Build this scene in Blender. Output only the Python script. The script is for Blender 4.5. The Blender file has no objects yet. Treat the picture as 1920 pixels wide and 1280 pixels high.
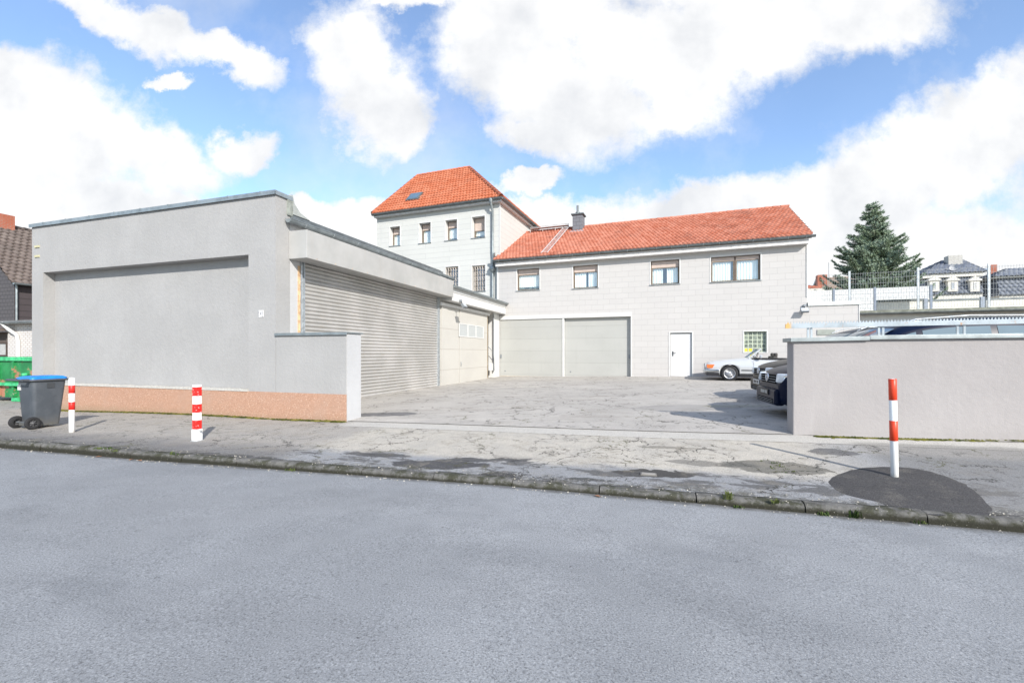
import bpy, bmesh, math, random
import numpy as np
from mathutils import Vector, Matrix
C = bpy.context.scene.collection
R = math.radians
random.seed(7)
F, HZ, CAMH = 850.0, 662.0, 1.5            # focal length and horizon of the 1920x1280 photograph, eye height

# ---------------------------------------------------------------- camera
cam = bpy.data.objects.new('camera', bpy.data.cameras.new('camera')); C.objects.link(cam)
cam.location = (0, 0, CAMH); cam.rotation_euler = (R(90), 0, 0)
cam.data.sensor_width = 36; cam.data.lens = F / 1920 * 36
cam.data.shift_y = (HZ - 640) / 1920
cam.data.clip_start = .05; cam.data.clip_end = 3000
bpy.context.scene.camera = cam
sc = bpy.context.scene
sc.view_settings.view_transform = 'Standard'; sc.view_settings.look = 'None'
sc.view_settings.exposure = 0.33; sc.view_settings.gamma = 1
# ---------------------------------------------------------------- sun and sky
SUN_EL = 31.0
sdir = Vector((-.434 * math.cos(R(SUN_EL)), .901 * math.cos(R(SUN_EL)), -math.sin(R(SUN_EL))))
sl = bpy.data.lights.new('sun', 'SUN'); sl.energy = 4.9; sl.angle = R(.53); sl.color = (1, .955, .89)
so = bpy.data.objects.new('sun', sl); C.objects.link(so)
so.rotation_euler = sdir.to_track_quat('-Z', 'Y').to_euler(); so.location = (10, -20, 20)
w = bpy.data.worlds.new("World"); sc.world = w; w.use_nodes = True
nt = w.node_tree; nt.nodes.clear()
def wn(t, **k):
    n = nt.nodes.new(t)
    for a, b in k.items(): setattr(n, a, b)
    return n
def wl(a, b): nt.links.new(a, b)
sky = wn('ShaderNodeTexSky', sky_type='NISHITA', sun_disc=False, sun_elevation=R(SUN_EL), sun_rotation=R(154.3))
sky.air_density = 1.0; sky.dust_density = .4; sky.ozone_density = 2.0
bg1 = wn('ShaderNodeBackground'); bg1.inputs[1].default_value = .15; skm = wn('ShaderNodeVectorMath', operation='MULTIPLY'); wl(sky.outputs[0], skm.inputs[0]); skm.inputs[1].default_value = (1.30, 1.37, 1.46); wl(skm.outputs[0], bg1.inputs[0])
bg2 = wn('ShaderNodeBackground'); bg2.inputs[1].default_value = 1.0
tc = wn('ShaderNodeTexCoord'); sep = wn('ShaderNodeSeparateXYZ'); wl(tc.outputs['Generated'], sep.inputs[0])
def wm(op, a, b=None, c=None, clamp=False):
    n = wn('ShaderNodeMath', operation=op); n.use_clamp = clamp
    for i, v in enumerate((a, b, c)):
        if v is None: continue
        if isinstance(v, (int, float)): n.inputs[i].default_value = v
        else: wl(v, n.inputs[i])
    return n.outputs[0]
# clouds: directions projected on the plane y = 1 (sky ahead); elsewhere plain noise clouds
yy = wm('MAXIMUM', wm('ABSOLUTE', sep.outputs[1]), .12)
u = wm('DIVIDE', sep.outputs[0], yy); v = wm('DIVIDE', sep.outputs[2], yy)
cmb = wn('ShaderNodeCombineXYZ'); wl(u, cmb.inputs[0]); wl(v, cmb.inputs[1]); wl(wm('GREATER_THAN', sep.outputs[1], 0), cmb.inputs[2])
def wnoise(scale, detail, rough, vec):
    n = wn('ShaderNodeTexNoise'); n.inputs['Scale'].default_value = scale; n.inputs['Detail'].default_value = detail
    n.inputs['Roughness'].default_value = rough; wl(vec, n.inputs['Vector']); return n
n1 = wnoise(3.2, 9, .62, cmb.outputs[0])
ofs = wn('ShaderNodeVectorMath', operation='SUBTRACT'); wl(n1.outputs['Color'], ofs.inputs[0]); ofs.inputs[1].default_value = (.5, .5, .5)
sc1 = wn('ShaderNodeVectorMath', operation='MULTIPLY'); wl(ofs.outputs[0], sc1.inputs[0]); sc1.inputs[1].default_value = (.30, .26, 0)
pd = wn('ShaderNodeVectorMath', operation='ADD'); wl(cmb.outputs[0], pd.inputs[0]); wl(sc1.outputs[0], pd.inputs[1])
flat = wn('ShaderNodeVectorMath', operation='MULTIPLY'); wl(pd.outputs[0], flat.inputs[0]); flat.inputs[1].default_value = (1, 1, 0)
CL = [  # centre x, y and radii in photograph pixels, tilt in degrees
 (95,250,250,105,-8),(40,175,170,75,-10),(270,290,150,62,-12),(60,330,260,70,0),(150,385,420,52,-4),(-150,380,500,190,0),
 (255,55,150,44,-24),(400,112,125,34,-14),(160,20,90,30,-20),
 (468,270,72,36,10),(330,160,40,14,0),
 (650,105,120,78,-35),(712,195,120,92,-50),(760,250,60,50,-60),
 (760,8,130,26,0),(940,105,160,105,-10),(1060,195,160,105,-30),(1030,275,90,45,-20),(1230,120,190,125,0),(1400,60,210,105,10),(1590,30,210,72,5),(1250,200,90,50,30),
 (1000,20,190,90,0),(1300,-60,500,110,0),
 (1880,190,160,90,10),(1800,270,200,95,12),(1690,330,210,80,14),(1530,385,260,75,10),(1330,400,200,52,4),(1180,415,150,36,0),
 (1750,470,330,120,0),(1450,480,420,70,0),(1010,410,110,30,0),(1000,360,60,17,10),(2150,300,260,250,0),
 (640,405,120,40,0),(610,440,190,52,0),(560,380,60,22,0),(790,470,120,40,0),
]
m = None
for (cx, cy, rx, ry, a) in CL:
    mp = wn('ShaderNodeMapping', vector_type='TEXTURE'); wl(flat.outputs[0], mp.inputs['Vector'])
    mp.inputs['Location'].default_value = ((cx - 960) / F, (HZ - cy) / F, 0)
    mp.inputs['Rotation'].default_value = (0, 0, R(a)); mp.inputs['Scale'].default_value = (rx / F, ry / F, 1)
    ln = wn('ShaderNodeVectorMath', operation='LENGTH'); wl(mp.outputs[0], ln.inputs[0])
    o = wm('SUBTRACT', 1.12, ln.outputs['Value'])
    m = o if m is None else wm('SMOOTH_MAX', m, o, .22)
n2 = wnoise(1.3, 6, .6, tc.outputs['Generated'])
back = wm('MULTIPLY_ADD', n2.outputs['Fac'], 5.0, -2.45)
n3 = wnoise(9, 10, .68, cmb.outputs[0])
edge = wm('MULTIPLY_ADD', n3.outputs['Fac'], 1.05, -.54)
m = wm('ADD', m, edge)
isf = wm('GREATER_THAN', sep.outputs[1], .12)
mm = wn('ShaderNodeMix', data_type='FLOAT'); wl(isf, mm.inputs[0]); wl(back, mm.inputs[2]); wl(m, mm.inputs[3])
ramp = wn('ShaderNodeMapRange', interpolation_type='SMOOTHSTEP'); wl(mm.outputs[0], ramp.inputs[0])
ramp.inputs[1].default_value = -.16; ramp.inputs[2].default_value = .46
# wisps of thin cloud in the blue, and shade inside the clouds
n4 = wnoise(2.2, 8, .6, cmb.outputs[0])
wisp = wn('ShaderNodeMapRange'); wl(n4.outputs['Fac'], wisp.inputs[0]); wisp.inputs[1].default_value = .46; wisp.inputs[2].default_value = .8; wisp.inputs[3].default_value = .05; wisp.inputs[4].default_value = .60
mask = wm('MAXIMUM', wm('MULTIPLY', ramp.outputs[0], .985), wisp.outputs[0])
n5 = wnoise(5, 6, .55, cmb.outputs[0])
shade = wn('ShaderNodeValToRGB'); wl(n5.outputs['Fac'], shade.inputs[0])
shade.color_ramp.elements[0].position = .32; shade.color_ramp.elements[0].color = (.66, .675, .70, 1)
shade.color_ramp.elements[1].position = .56; shade.color_ramp.elements[1].color = (.86, .86, .86, 1)
wl(shade.outputs[0], bg2.inputs[0])
mixs = wn('ShaderNodeMixShader'); wl(mask, mixs.inputs[0]); wl(bg1.outputs[0], mixs.inputs[1]); wl(bg2.outputs[0], mixs.inputs[2])
wo = wn('ShaderNodeOutputWorld'); wl(mixs.outputs[0], wo.inputs[0])

# ---------------------------------------------------------------- frames and helpers
class Frame:
    """a plan frame: u runs to the right along a front, v runs back, z up"""
    def __init__(s, x, y, ang): s.x, s.y, s.a = x, y, R(ang); s.ux, s.uy = math.cos(s.a), math.sin(s.a); s.vx, s.vy = -s.uy, s.ux
    def u(s, px, v=0):
        k = (px - 960) / F; ox, oy = s.x + v * s.vx, s.y + v * s.vy
        return (k * oy - ox) / (s.ux - k * s.uy)
    def v(s, px, u=0):
        k = (px - 960) / F; ox, oy = s.x + u * s.ux, s.y + u * s.uy
        return (k * oy - ox) / (s.vx - k * s.vy)
    def Y(s, u, v): return s.y + u * s.uy + v * s.vy
    def z(s, u, v, py): return CAMH + (HZ - py) / F * s.Y(u, v)
    def w(s, u, v, z=0): return Vector((s.x + u * s.ux + v * s.vx, s.y + u * s.uy + v * s.vy, z))
def P(px, py, Y): return Vector(((px - 960) / F * Y, Y, CAMH + (HZ - py) / F * Y))

def tag(o, label=None, cat=None, group=None, kind=None):
    if label: o['label'] = label
    if cat: o['category'] = cat
    if group: o['group'] = group
    if kind: o['kind'] = kind
    return o
def empty(name, loc=(0, 0, 0), rz=0, label=None, cat=None, group=None):
    o = bpy.data.objects.new(name, None); C.objects.link(o); o.empty_display_size = .3
    o.location = loc; o.rotation_euler = (0, 0, rz); return tag(o, label, cat, group)
def root(name, fr, label, cat, group=None, z=0): return empty(name, (fr.x, fr.y, z), fr.a, label, cat, group)

class MB:
    def __init__(s): s.V = []; s.Fc = []; s.sm = []
    def add(s, vs, fs, smooth=False):
        n = len(s.V); s.V += [tuple(v) for v in vs]; s.Fc += [tuple(i + n for i in f) for f in fs]; s.sm += [smooth] * len(fs); return s
    def quad(s, a, b, c, d): return s.add([a, b, c, d], [(0, 1, 2, 3)])
    def poly(s, pts): return s.add(pts, [tuple(range(len(pts)))])
    def box(s, x0, x1, y0, y1, z0, z1, M=None):
        vs = [Vector((x, y, z)) for x in (x0, x1) for y in (y0, y1) for z in (z0, z1)]
        if M: vs = [M @ q for q in vs]
        return s.add(vs, [(0, 1, 3, 2), (4, 6, 7, 5), (0, 4, 5, 1), (2, 3, 7, 6), (0, 2, 6, 4), (1, 5, 7, 3)])
    def tube(s, pts, r, n=8, caps=True, smooth=True):
        pts = [Vector(p) for p in pts]; rr = r if isinstance(r, (list, tuple)) else [r] * len(pts); vs = []; fs = []
        for i, p in enumerate(pts):
            d = (pts[min(i + 1, len(pts) - 1)] - pts[max(i - 1, 0)]).normalized()
            a = d.cross(Vector((0, 0, 1)) if abs(d.z) < .9 else Vector((1, 0, 0))).normalized(); b = d.cross(a)
            for k in range(n):
                t = 2 * math.pi * k / n; vs.append(p + (a * math.cos(t) + b * math.sin(t)) * rr[i])
        for i in range(len(pts) - 1):
            for k in range(n): fs.append((i * n + k, i * n + (k + 1) % n, (i + 1) * n + (k + 1) % n, (i + 1) * n + k))
        s.add(vs, fs, smooth)
        if caps:
            s.add(vs[:n], [tuple(range(n))[::-1]]); s.add(vs[-n:], [tuple(range(n))])
        return s
    def prism(s, pts, d):
        """closed polygon extruded by the vector d"""
        n = len(pts); d = Vector(d); a = [Vector(p) for p in pts]; b = [p + d for p in a]
        s.add(a + b, [tuple(range(n))[::-1], tuple(range(n, 2 * n))] + [(i, (i + 1) % n, n + (i + 1) % n, n + i) for i in range(n)]); return s
    def lathe(s, c, axis, prof, n=20, smooth=True):
        """profile of (radius, offset along axis)"""
        c = Vector(c); ax = Vector(axis).normalized(); a = ax.cross(Vector((0, 0, 1)) if abs(ax.z) < .9 else Vector((1, 0, 0))).normalized(); b = ax.cross(a)
        vs = [c + ax * h + (a * math.cos(2 * math.pi * k / n) + b * math.sin(2 * math.pi * k / n)) * r for r, h in prof for k in range(n)]
        s.add(vs, [(i * n + k, i * n + (k + 1) % n, (i + 1) * n + (k + 1) % n, (i + 1) * n + k) for i in range(len(prof) - 1) for k in range(n)], smooth); return s
    def build(s, name, mat, parent=None, bevel=0, recalc=True):
        me = bpy.data.meshes.new(name); me.from_pydata(s.V, [], s.Fc)
        me.polygons.foreach_set('use_smooth', s.sm)
        if recalc:
            bm = bmesh.new(); bm.from_mesh(me); bmesh.ops.recalc_face_normals(bm, faces=bm.faces); bm.to_mesh(me); bm.free()
        me.materials.append(mat); o = bpy.data.objects.new(name, me); C.objects.link(o)
        if parent: o.parent = parent
        if bevel:
            b = o.modifiers.new('bevel', 'BEVEL'); b.width = bevel; b.segments = 2; b.limit_method = 'ANGLE'
        return o
def interp(x, pts):
    if x <= pts[0][0]: return pts[0][1]
    for (a, b), (c, d) in zip(pts, pts[1:]):
        if x <= c: t = (x - a) / (c - a); return b + (d - b) * t
    return pts[-1][1]
def sinterp(x, pts):
    xs = [p[0] for p in pts]; n = len(pts)
    if x <= xs[0]: return pts[0][1]
    if x >= xs[-1]: return pts[-1][1]
    i = next(k for k in range(n - 1) if x <= xs[k + 1])
    p0, p1, p2, p3 = pts[max(i - 1, 0)], pts[i], pts[i + 1], pts[min(i + 2, n - 1)]
    t = (x - p1[0]) / (p2[0] - p1[0]); h = p2[0] - p1[0]
    m1 = (p2[1] - p0[1]) / max(p2[0] - p0[0], 1e-6) * h; m2 = (p3[1] - p1[1]) / max(p3[0] - p1[0], 1e-6) * h
    return (2*t**3-3*t*t+1)*p1[1] + (t**3-2*t*t+t)*m1 + (-2*t**3+3*t*t)*p2[1] + (t**3-t*t)*m2

# ---------------------------------------------------------------- materials
class Mat:
    def __init__(s, name, rough=.8, metal=0, spec=.3):
        s.m = bpy.data.materials.new(name); s.m.use_nodes = True; s.t = s.m.node_tree; s.b = s.t.nodes['Principled BSDF']
        s.b.inputs['Roughness'].default_value = rough; s.b.inputs['Metallic'].default_value = metal
        s.b.inputs['Specular IOR Level'].default_value = spec; s._c = None
    def n(s, t, **k):
        q = s.t.nodes.new(t)
        for a, b in k.items(): setattr(q, a, b)
        return q
    def put(s, v, sock):
        if hasattr(v, 'is_output') or isinstance(v, bpy.types.NodeSocket): s.t.links.new(v, sock)
        elif isinstance(v, tuple) and len(v) == 3 and sock.type == 'RGBA': sock.default_value = (*v, 1)
        else: sock.default_value = v
    @property
    def co(s):
        if s._c is None: s._c = s.n('ShaderNodeTexCoord').outputs['Object']
        return s._c
    def map(s, scale=(1, 1, 1), rot=(0, 0, 0), loc=(0, 0, 0), v=None):
        q = s.n('ShaderNodeMapping'); s.put(v or s.co, q.inputs[0]); q.inputs['Scale'].default_value = scale; q.inputs['Rotation'].default_value = rot; q.inputs['Location'].default_value = loc; return q.outputs[0]
    def noise(s, scale=5, detail=4, rough=.55, v=None, dist=0, col=False):
        q = s.n('ShaderNodeTexNoise'); q.inputs['Scale'].default_value = scale; q.inputs['Detail'].default_value = detail; q.inputs['Roughness'].default_value = rough
        q.inputs['Distortion'].default_value = dist; s.put(v or s.co, q.inputs['Vector']); return q.outputs['Color' if col else 'Fac']
    def ramp(s, f, lo, hi, a=0., b=1., smooth=True):
        q = s.n('ShaderNodeMapRange', interpolation_type='SMOOTHSTEP' if smooth else 'LINEAR'); s.put(f, q.inputs[0])
        for i, x in enumerate((lo, hi, a, b)): q.inputs[i + 1].default_value = x
        return q.outputs[0]
    def math(s, op, a, b=None, c=None):
        q = s.n('ShaderNodeMath', operation=op)
        for i, x in enumerate((a, b, c)):
            if x is not None: s.put(x, q.inputs[i])
        return q.outputs[0]
    def mix(s, f, a, b, mode='MIX'):
        q = s.n('ShaderNodeMix', data_type='RGBA', blend_type=mode); s.put(f, q.inputs[0]); s.put(a, q.inputs[6]); s.put(b, q.inputs[7]); return q.outputs[2]
    def xyz(s, v=None):
        q = s.n('ShaderNodeSeparateXYZ'); s.put(v or s.co, q.inputs[0]); return q.outputs
    def comb(s, x, y, z=0.):
        q = s.n('ShaderNodeCombineXYZ'); s.put(x, q.inputs[0]); s.put(y, q.inputs[1]); s.put(z, q.inputs[2]); return q.outputs[0]
    def bump(s, h, strength=.3, dist=.01):
        q = s.n('ShaderNodeBump'); q.inputs['Strength'].default_value = strength; q.inputs['Distance'].default_value = dist; s.put(h, q.inputs['Height'])
        if s.b.inputs['Normal'].is_linked: s.t.links.new(s.b.inputs['Normal'].links[0].from_socket, q.inputs['Normal'])
        s.t.links.new(q.outputs[0], s.b.inputs['Normal'])
    def col(s, c): s.put(c, s.b.inputs['Base Color']); return s
def simple(name, c, rough=.6, metal=0, spec=.4, var=.12, scale=6):
    M = Mat(name, rough, metal, spec); f = M.noise(scale, 5, .6)
    d = tuple(x * (1 - var) for x in c); e = tuple(min(1, x * (1 + var)) for x in c)
    M.col(M.mix(M.ramp(f, .3, .7), d, e)); return M.m
def stucco(name, c, amount=.5, streak=.0, stain=(.30, .29, .28), sscale=1.0):
    M = Mat(name, .93, 0, .15)
    big = M.ramp(M.noise(.9, 5, .6), .3, .75); mid = M.ramp(M.noise(7, 6, .65), .35, .7)
    a = M.mix(big, tuple(x * .93 for x in c), tuple(min(1, x * 1.04) for x in c))
    a = M.mix(M.math('MULTIPLY', mid, .25), a, tuple(x * .86 for x in c))
    if streak:
        st = M.ramp(M.noise(1.0, 6, .7, M.map((6, 6, .7))), .52, .78)
        a = M.mix(M.math('MULTIPLY', st, streak), a, stain)
    sp = M.ramp(M.noise(48, 3, .6), .66, .74)
    a = M.mix(M.math('MULTIPLY', sp, .25), a, tuple(x * .6 for x in c))
    M.col(a)
    M.bump(M.noise(70 * sscale, 5, .7), .55 * amount, .012); M.bump(M.noise(14 * sscale, 4, .6), .35 * amount, .03)
    return M.m
def siding(name, c, line, bw, rh, mortar=.005, joint=1.0, offs=(0, 0), dirt=.08):
    M = Mat(name, .62, 0, .3); x, y, z = M.xyz()
    xx = M.math('ADD', M.math('ADD', x, y), offs[0]); zz = M.math('ADD', z, offs[1])
    q = M.n('ShaderNodeTexBrick'); M.put(M.comb(xx, zz), q.inputs['Vector']); q.offset = .5
    for k, vv in (('Scale', 1), ('Mortar Size', mortar), ('Mortar Smooth', .15), ('Bias', 0), ('Brick Width', bw), ('Row Height', rh)): q.inputs[k].default_value = vv
    q.inputs['Color1'].default_value = (*c, 1); q.inputs['Color2'].default_value = (*(k * .965 for k in c), 1); q.inputs['Mortar'].default_value = (*line, 1)
    big = M.ramp(M.noise(.6, 5, .6, M.map((1, 1, 1.4))), .35, .75)
    a = M.mix(M.math('MULTIPLY', big, dirt * 2.5), q.outputs['Color'], tuple(k * .8 for k in c))
    st = M.ramp(M.noise(1, 5, .65, M.map((5, 5, .5))), .55, .8)
    a = M.mix(M.math('MULTIPLY', st, dirt), a, tuple(k * .6 for k in c))
    M.col(a); M.bump(M.math('SUBTRACT', 1., q.outputs['Fac']), .5, .008)
    return M.m
def tilemat(name, a, b, dark, vary=1.):
    M = Mat(name, .75, 0, .25); v = M.n('ShaderNodeTexVoronoi'); v.inputs['Scale'].default_value = 3.6; M.put(M.co, v.inputs['Vector'])
    sp = M.n('ShaderNodeSeparateColor'); M.t.links.new(v.outputs['Color'], sp.inputs[0])
    c = M.mix(sp.outputs[0], a, b)
    d = M.ramp(M.noise(1.1, 6, .65), .46, .78); c = M.mix(M.math('MULTIPLY', d, .55 * vary), c, dark)
    e = M.ramp(M.noise(24, 4, .6), .5, .8); c = M.mix(M.math('MULTIPLY', e, .25), c, dark)
    M.col(c); M.bump(M.noise(40, 4, .6), .2, .01); return M.m
def glassmat(name, tint=(.93, .97, .97), refl=.19):
    m = bpy.data.materials.new(name); m.use_nodes = True; t = m.node_tree; t.nodes.clear()
    tr = t.nodes.new('ShaderNodeBsdfTransparent'); tr.inputs[0].default_value = (*tint, 1)
    gl = t.nodes.new('ShaderNodeBsdfGlossy'); gl.inputs['Roughness'].default_value = .02; gl.inputs[0].default_value = (.9, .95, 1, 1)
    lw = t.nodes.new('ShaderNodeLayerWeight'); 
    mr = t.nodes.new('ShaderNodeMapRange'); pw_ = t.nodes.new('ShaderNodeMath'); pw_.operation = 'POWER'; t.links.new(lw.outputs['Facing'], pw_.inputs[0]); pw_.inputs[1].default_value = 3.0; lw.inputs[0].default_value = .5; t.links.new(pw_.outputs[0], mr.inputs[0]); mr.inputs[3].default_value = refl; mr.inputs[4].default_value = .9
    nz = t.nodes.new('ShaderNodeTexNoise'); nz.inputs['Scale'].default_value = 1.6; cc = t.nodes.new('ShaderNodeTexCoord'); t.links.new(cc.outputs['Object'], nz.inputs[0])
    bp = t.nodes.new('ShaderNodeBump'); bp.inputs['Strength'].default_value = .06; bp.inputs['Distance'].default_value = .05; t.links.new(nz.outputs[0], bp.inputs['Height']); t.links.new(bp.outputs[0], gl.inputs['Normal'])
    mx = t.nodes.new('ShaderNodeMixShader'); t.links.new(mr.outputs[0], mx.inputs[0]); t.links.new(tr.outputs[0], mx.inputs[1]); t.links.new(gl.outputs[0], mx.inputs[2])
    o = t.nodes.new('ShaderNodeOutputMaterial'); t.links.new(mx.outputs[0], o.inputs[0]); return m
def paint(name, c, rough=.25, metal=.0, coat=.8, spec=.5):
    M = Mat(name, rough, metal, spec); M.b.inputs['Coat Weight'].default_value = coat; M.b.inputs['Coat Roughness'].default_value = .04
    f = M.ramp(M.noise(3, 5, .6), .4, .8); M.col(M.mix(M.math('MULTIPLY', f, .25), c, tuple(min(1, k * 1.25 + .01) for k in c))); return M.m
# ================================================================ ground
L = Frame(-5.32, 10.2, -18.0)                      # left rendered building, origin at its street corner
_v = L.v(935, 0); _b = L.w(0, _v)
B = Frame(_b.x, _b.y, -21.0)                       # long building, origin at the inner corner of the yard
T = Frame(*B.w(0, .18).xy, -21.0)                  # tall house, its front just behind
K = Frame(0, 5.273, -15.5)                         # kerb line
S0, S1 = P(1487, 815, 7.3), P(1920, 825, 6.6)
S = Frame(S0.x, S0.y, math.degrees(math.atan2(S1.y - S0.y, S1.x - S0.x)))   # street wall at the right
ctl = [(-30, 18, -.25), (-20, 15, -.15), (-11.7, 12.27, -.07), (-5.3, 10.2, .02), (-3.5, 9.6, .05), (4.53, 7.3, .186), (7.45, 6.6, .234), (14, 5, .3),
       (-4.36, 13.15, .2), (-2.87, 17.7, .21), (-.72, 24.4, .24), (8.35, 20.93, .41), (13.5, 19, .46), (5.5, 11, .24), (9.5, 10, .26), (.8, 9, .13), (2, 14, .25), (9, 15, .32),
       (-14, 17, -.12), (-18, 20, -.1), (-16, 27, -.05), (-8, 27, .15), (6, 30, .4)]
for kx in range(-24, 15, 3): q = K.w(kx, 0); ctl.append((q.x, q.y, 0.0))
for kx in range(-24, 15, 6): q = K.w(kx, .4); ctl.append((q.x, q.y, .01))
_A = np.array(ctl); _n = len(_A)
_D = np.sqrt(((_A[:, None, :2] - _A[None, :, :2]) ** 2).sum(2)); _Q = np.c_[np.ones(_n), _A[:, :2]]
_M = np.block([[_D, _Q], [_Q.T, np.zeros((3, 3))]]); _w = np.linalg.solve(_M, np.r_[_A[:, 2], 0, 0, 0])
def gz(x, y):
    x = min(max(x, -26), 15); y = min(max(y, 1.5), 30)
    d = np.sqrt((_A[:, 0] - x) ** 2 + (_A[:, 1] - y) ** 2)
    return float(d @ _w[:_n] + _w[_n] + _w[_n + 1] * x + _w[_n + 2] * y)
def gzf(fr, u, v): q = fr.w(u, v); return gz(q.x, q.y)
def sheet(name, fr, us, vs, mat, zf, keep=None):
    mb = MB(); V = []; 
    for a in us:
        for b in vs: q = fr.w(a, b); V.append((a, b, zf(q.x, q.y, a, b)))
    fs = []
    nv = len(vs)
    for i in range(len(us) - 1):
        for j in range(nv - 1):
            if keep and not keep((us[i] + us[i + 1]) / 2, (vs[j] + vs[j + 1]) / 2): continue
            fs.append((i * nv + j, (i + 1) * nv + j, (i + 1) * nv + j + 1, i * nv + j + 1))
    mb.add(V, fs, True); o = mb.build(name, mat)
    o.location = (fr.x, fr.y, 0); o.rotation_euler = (0, 0, fr.a); return tag(o, kind='structure')
def rng(a, b, s): n = max(1, int(round((b - a) / s))); return [a + (b - a) * i / n for i in range(n + 1)]

def asphalt(name, base, grain=.5, cracks=0., crackscale=1.1, quiet=None, zone=None, patches=None, rough=.9):
    M = Mat(name, rough, 0, .25)
    n_big = M.ramp(M.noise(.35, 5, .6), .3, .72); n_mid = M.ramp(M.noise(2.3, 6, .65), .35, .72)
    c = M.mix(n_big, tuple(k * .90 for k in base), tuple(k * 1.07 for k in base))
    if zone: c = zone(M, c)
    c = M.mix(M.math('MULTIPLY', n_mid, .28), c, tuple(k * .72 for k in base))
    if patches: c = patches(M, c)
    g1 = M.noise(88, 3, .75); g2 = M.noise(46, 4, .75)
    ga = M.math('MULTIPLY_ADD', M.ramp(g1, .53, .63), -.46 * grain, 1.0); gb_ = M.math('MULTIPLY_ADD', M.ramp(g2, .58, .67), -.36 * grain, ga); gc_ = M.math('MULTIPLY_ADD', M.ramp(g1, .46, .34), .48 * grain, gb_)
    sv = M.n('ShaderNodeVectorMath', operation='SCALE'); M.put(c, sv.inputs[0]); M.put(M.math('MAXIMUM', gc_, .25), sv.inputs['Scale']); c = sv.outputs[0]
    if cracks:
        wob = M.noise(2.2, 5, .7, col=True)
        q = M.n('ShaderNodeVectorMath', operation='MULTIPLY_ADD'); M.put(wob, q.inputs[0]); q.inputs[1].default_value = (.75, .75, 0); M.put(M.co, q.inputs[2])
        def lines(scale, wd):
            v = M.n('ShaderNodeTexVoronoi', feature='DISTANCE_TO_EDGE'); v.voronoi_dimensions = '2D'; v.inputs['Scale'].default_value = scale; M.put(q.outputs[0], v.inputs['Vector'])
            dv = M.math('DIVIDE', v.outputs['Distance'], M.math('MAXIMUM', M.ramp(M.noise(3.1, 5, .75, M.map(loc=(scale, 1, 0))), .34, .66, .12, 1.7, False), .05)); return M.ramp(dv, wd, wd * .2)
        m1 = M.ramp(M.noise(.5, 4, .6, M.map(loc=(3, 7, 0))), .42, .58); m2 = M.ramp(M.noise(1.1, 4, .6, M.map(loc=(13, 2, 0))), .46, .58)
        l = M.math('MAXIMUM', M.math('MULTIPLY', lines(crackscale * .42, .0075), M.math('MULTIPLY_ADD', m1, .7, .25)), M.math('MAXIMUM', M.math('MULTIPLY', lines(crackscale * 2.6, .034), m2), M.math('MULTIPLY', lines(crackscale * 6.0, .05), M.ramp(M.noise(1.3, 4, .6, M.map(loc=(23, 5, 0))), .54, .62))))
        if quiet: l = M.math('MULTIPLY', l, quiet(M))
        cc = M.mix(M.ramp(M.noise(1.4, 3), .5, .62), (.035, .033, .03), (.085, .085, .035))
        c = M.mix(M.math('MULTIPLY', l, cracks), c, cc)
    M.col(c)
    M.bump(g1, .45, .006); M.bump(g2, .4, .01)
    return M.m
def blotch(M, loc, rx, ry, ang=0, amp=.34, ns=3.4, soft=.05):
    """irregular patch around a place, 0..1"""
    w_ = M.noise(ns, 4, .55, col=True); q = M.n('ShaderNodeVectorMath', operation='MULTIPLY_ADD'); M.put(w_, q.inputs[0]); q.inputs[1].default_value = (amp, amp, 0)
    M.put(M.co, q.inputs[2]); mp = M.n('ShaderNodeMapping', vector_type='TEXTURE'); M.put(q.outputs[0], mp.inputs[0])
    mp.inputs['Location'].default_value = (loc[0] + amp / 2, loc[1] + amp / 2, 0); mp.inputs['Rotation'].default_value = (0, 0, R(ang)); mp.inputs['Scale'].default_value = (rx, ry, 1e3)
    ln = M.n('ShaderNodeVectorMath', operation='LENGTH'); M.put(mp.outputs[0], ln.inputs[0])
    return M.ramp(ln.outputs['Value'], 1 + soft, 1 - soft)
def kp(px, py, z=.05):      # a point of the pavement in kerb coordinates
    Y = (CAMH - z) * F / (py - HZ); X = (px - 960) / F * Y; dx, dy = X - K.x, Y - K.y
    return (dx * K.ux + dy * K.uy, dx * K.vx + dy * K.vy)
ROADC = (.282, .290, .298)
def road_patches(M, c):
    x, y, z = M.xyz()
    ds = M.ramp(M.noise(.55, 8, .72, M.map(scale=(.6, 1.2, 1), loc=(3, 5, 0))), .46, .66); c = M.mix(M.math('MULTIPLY', ds, .42), c, (.165, .172, .18))
    sp_ = M.ramp(M.noise(5.5, 8, .8, M.map(loc=(8, 1, 0))), .57, .70); c = M.mix(M.math('MULTIPLY', sp_, .35), c, (.15, .155, .165))
    bl_ = M.ramp(M.noise(.28, 5, .6, M.map(loc=(1, 1, 0))), .52, .60); c = M.mix(M.math('MULTIPLY', bl_, .20), c, (.17, .18, .19))
    ol = M.ramp(M.noise(13, 3, .6, M.map(loc=(8, 1, 0))), .68, .73); c = M.mix(M.math('MULTIPLY', ol, .5), c, (.10, .10, .105))
    tr = M.ramp(M.noise(.8, 4, .6, M.map((.25, 1.6, 1))), .4, .7)          # long tyre-polished bands
    c = M.mix(M.math('MULTIPLY', tr, .22), c, (.31, .322, .335))
    ed = M.ramp(M.math('ADD', y, M.math('MULTIPLY', M.noise(3, 5, .7), .25)), -.02, .13)   # dirt in the gutter
    c = M.mix(M.math('MULTIPLY', ed, .75), c, (.07, .068, .06)); return c
m_road = asphalt('road_asphalt', ROADC, .9, patches=road_patches)
def kxy(q):
    dx, dy = q.x - K.x, q.y - K.y; return (dx * K.ux + dy * K.uy, dx * K.vx + dy * K.vy)
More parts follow.
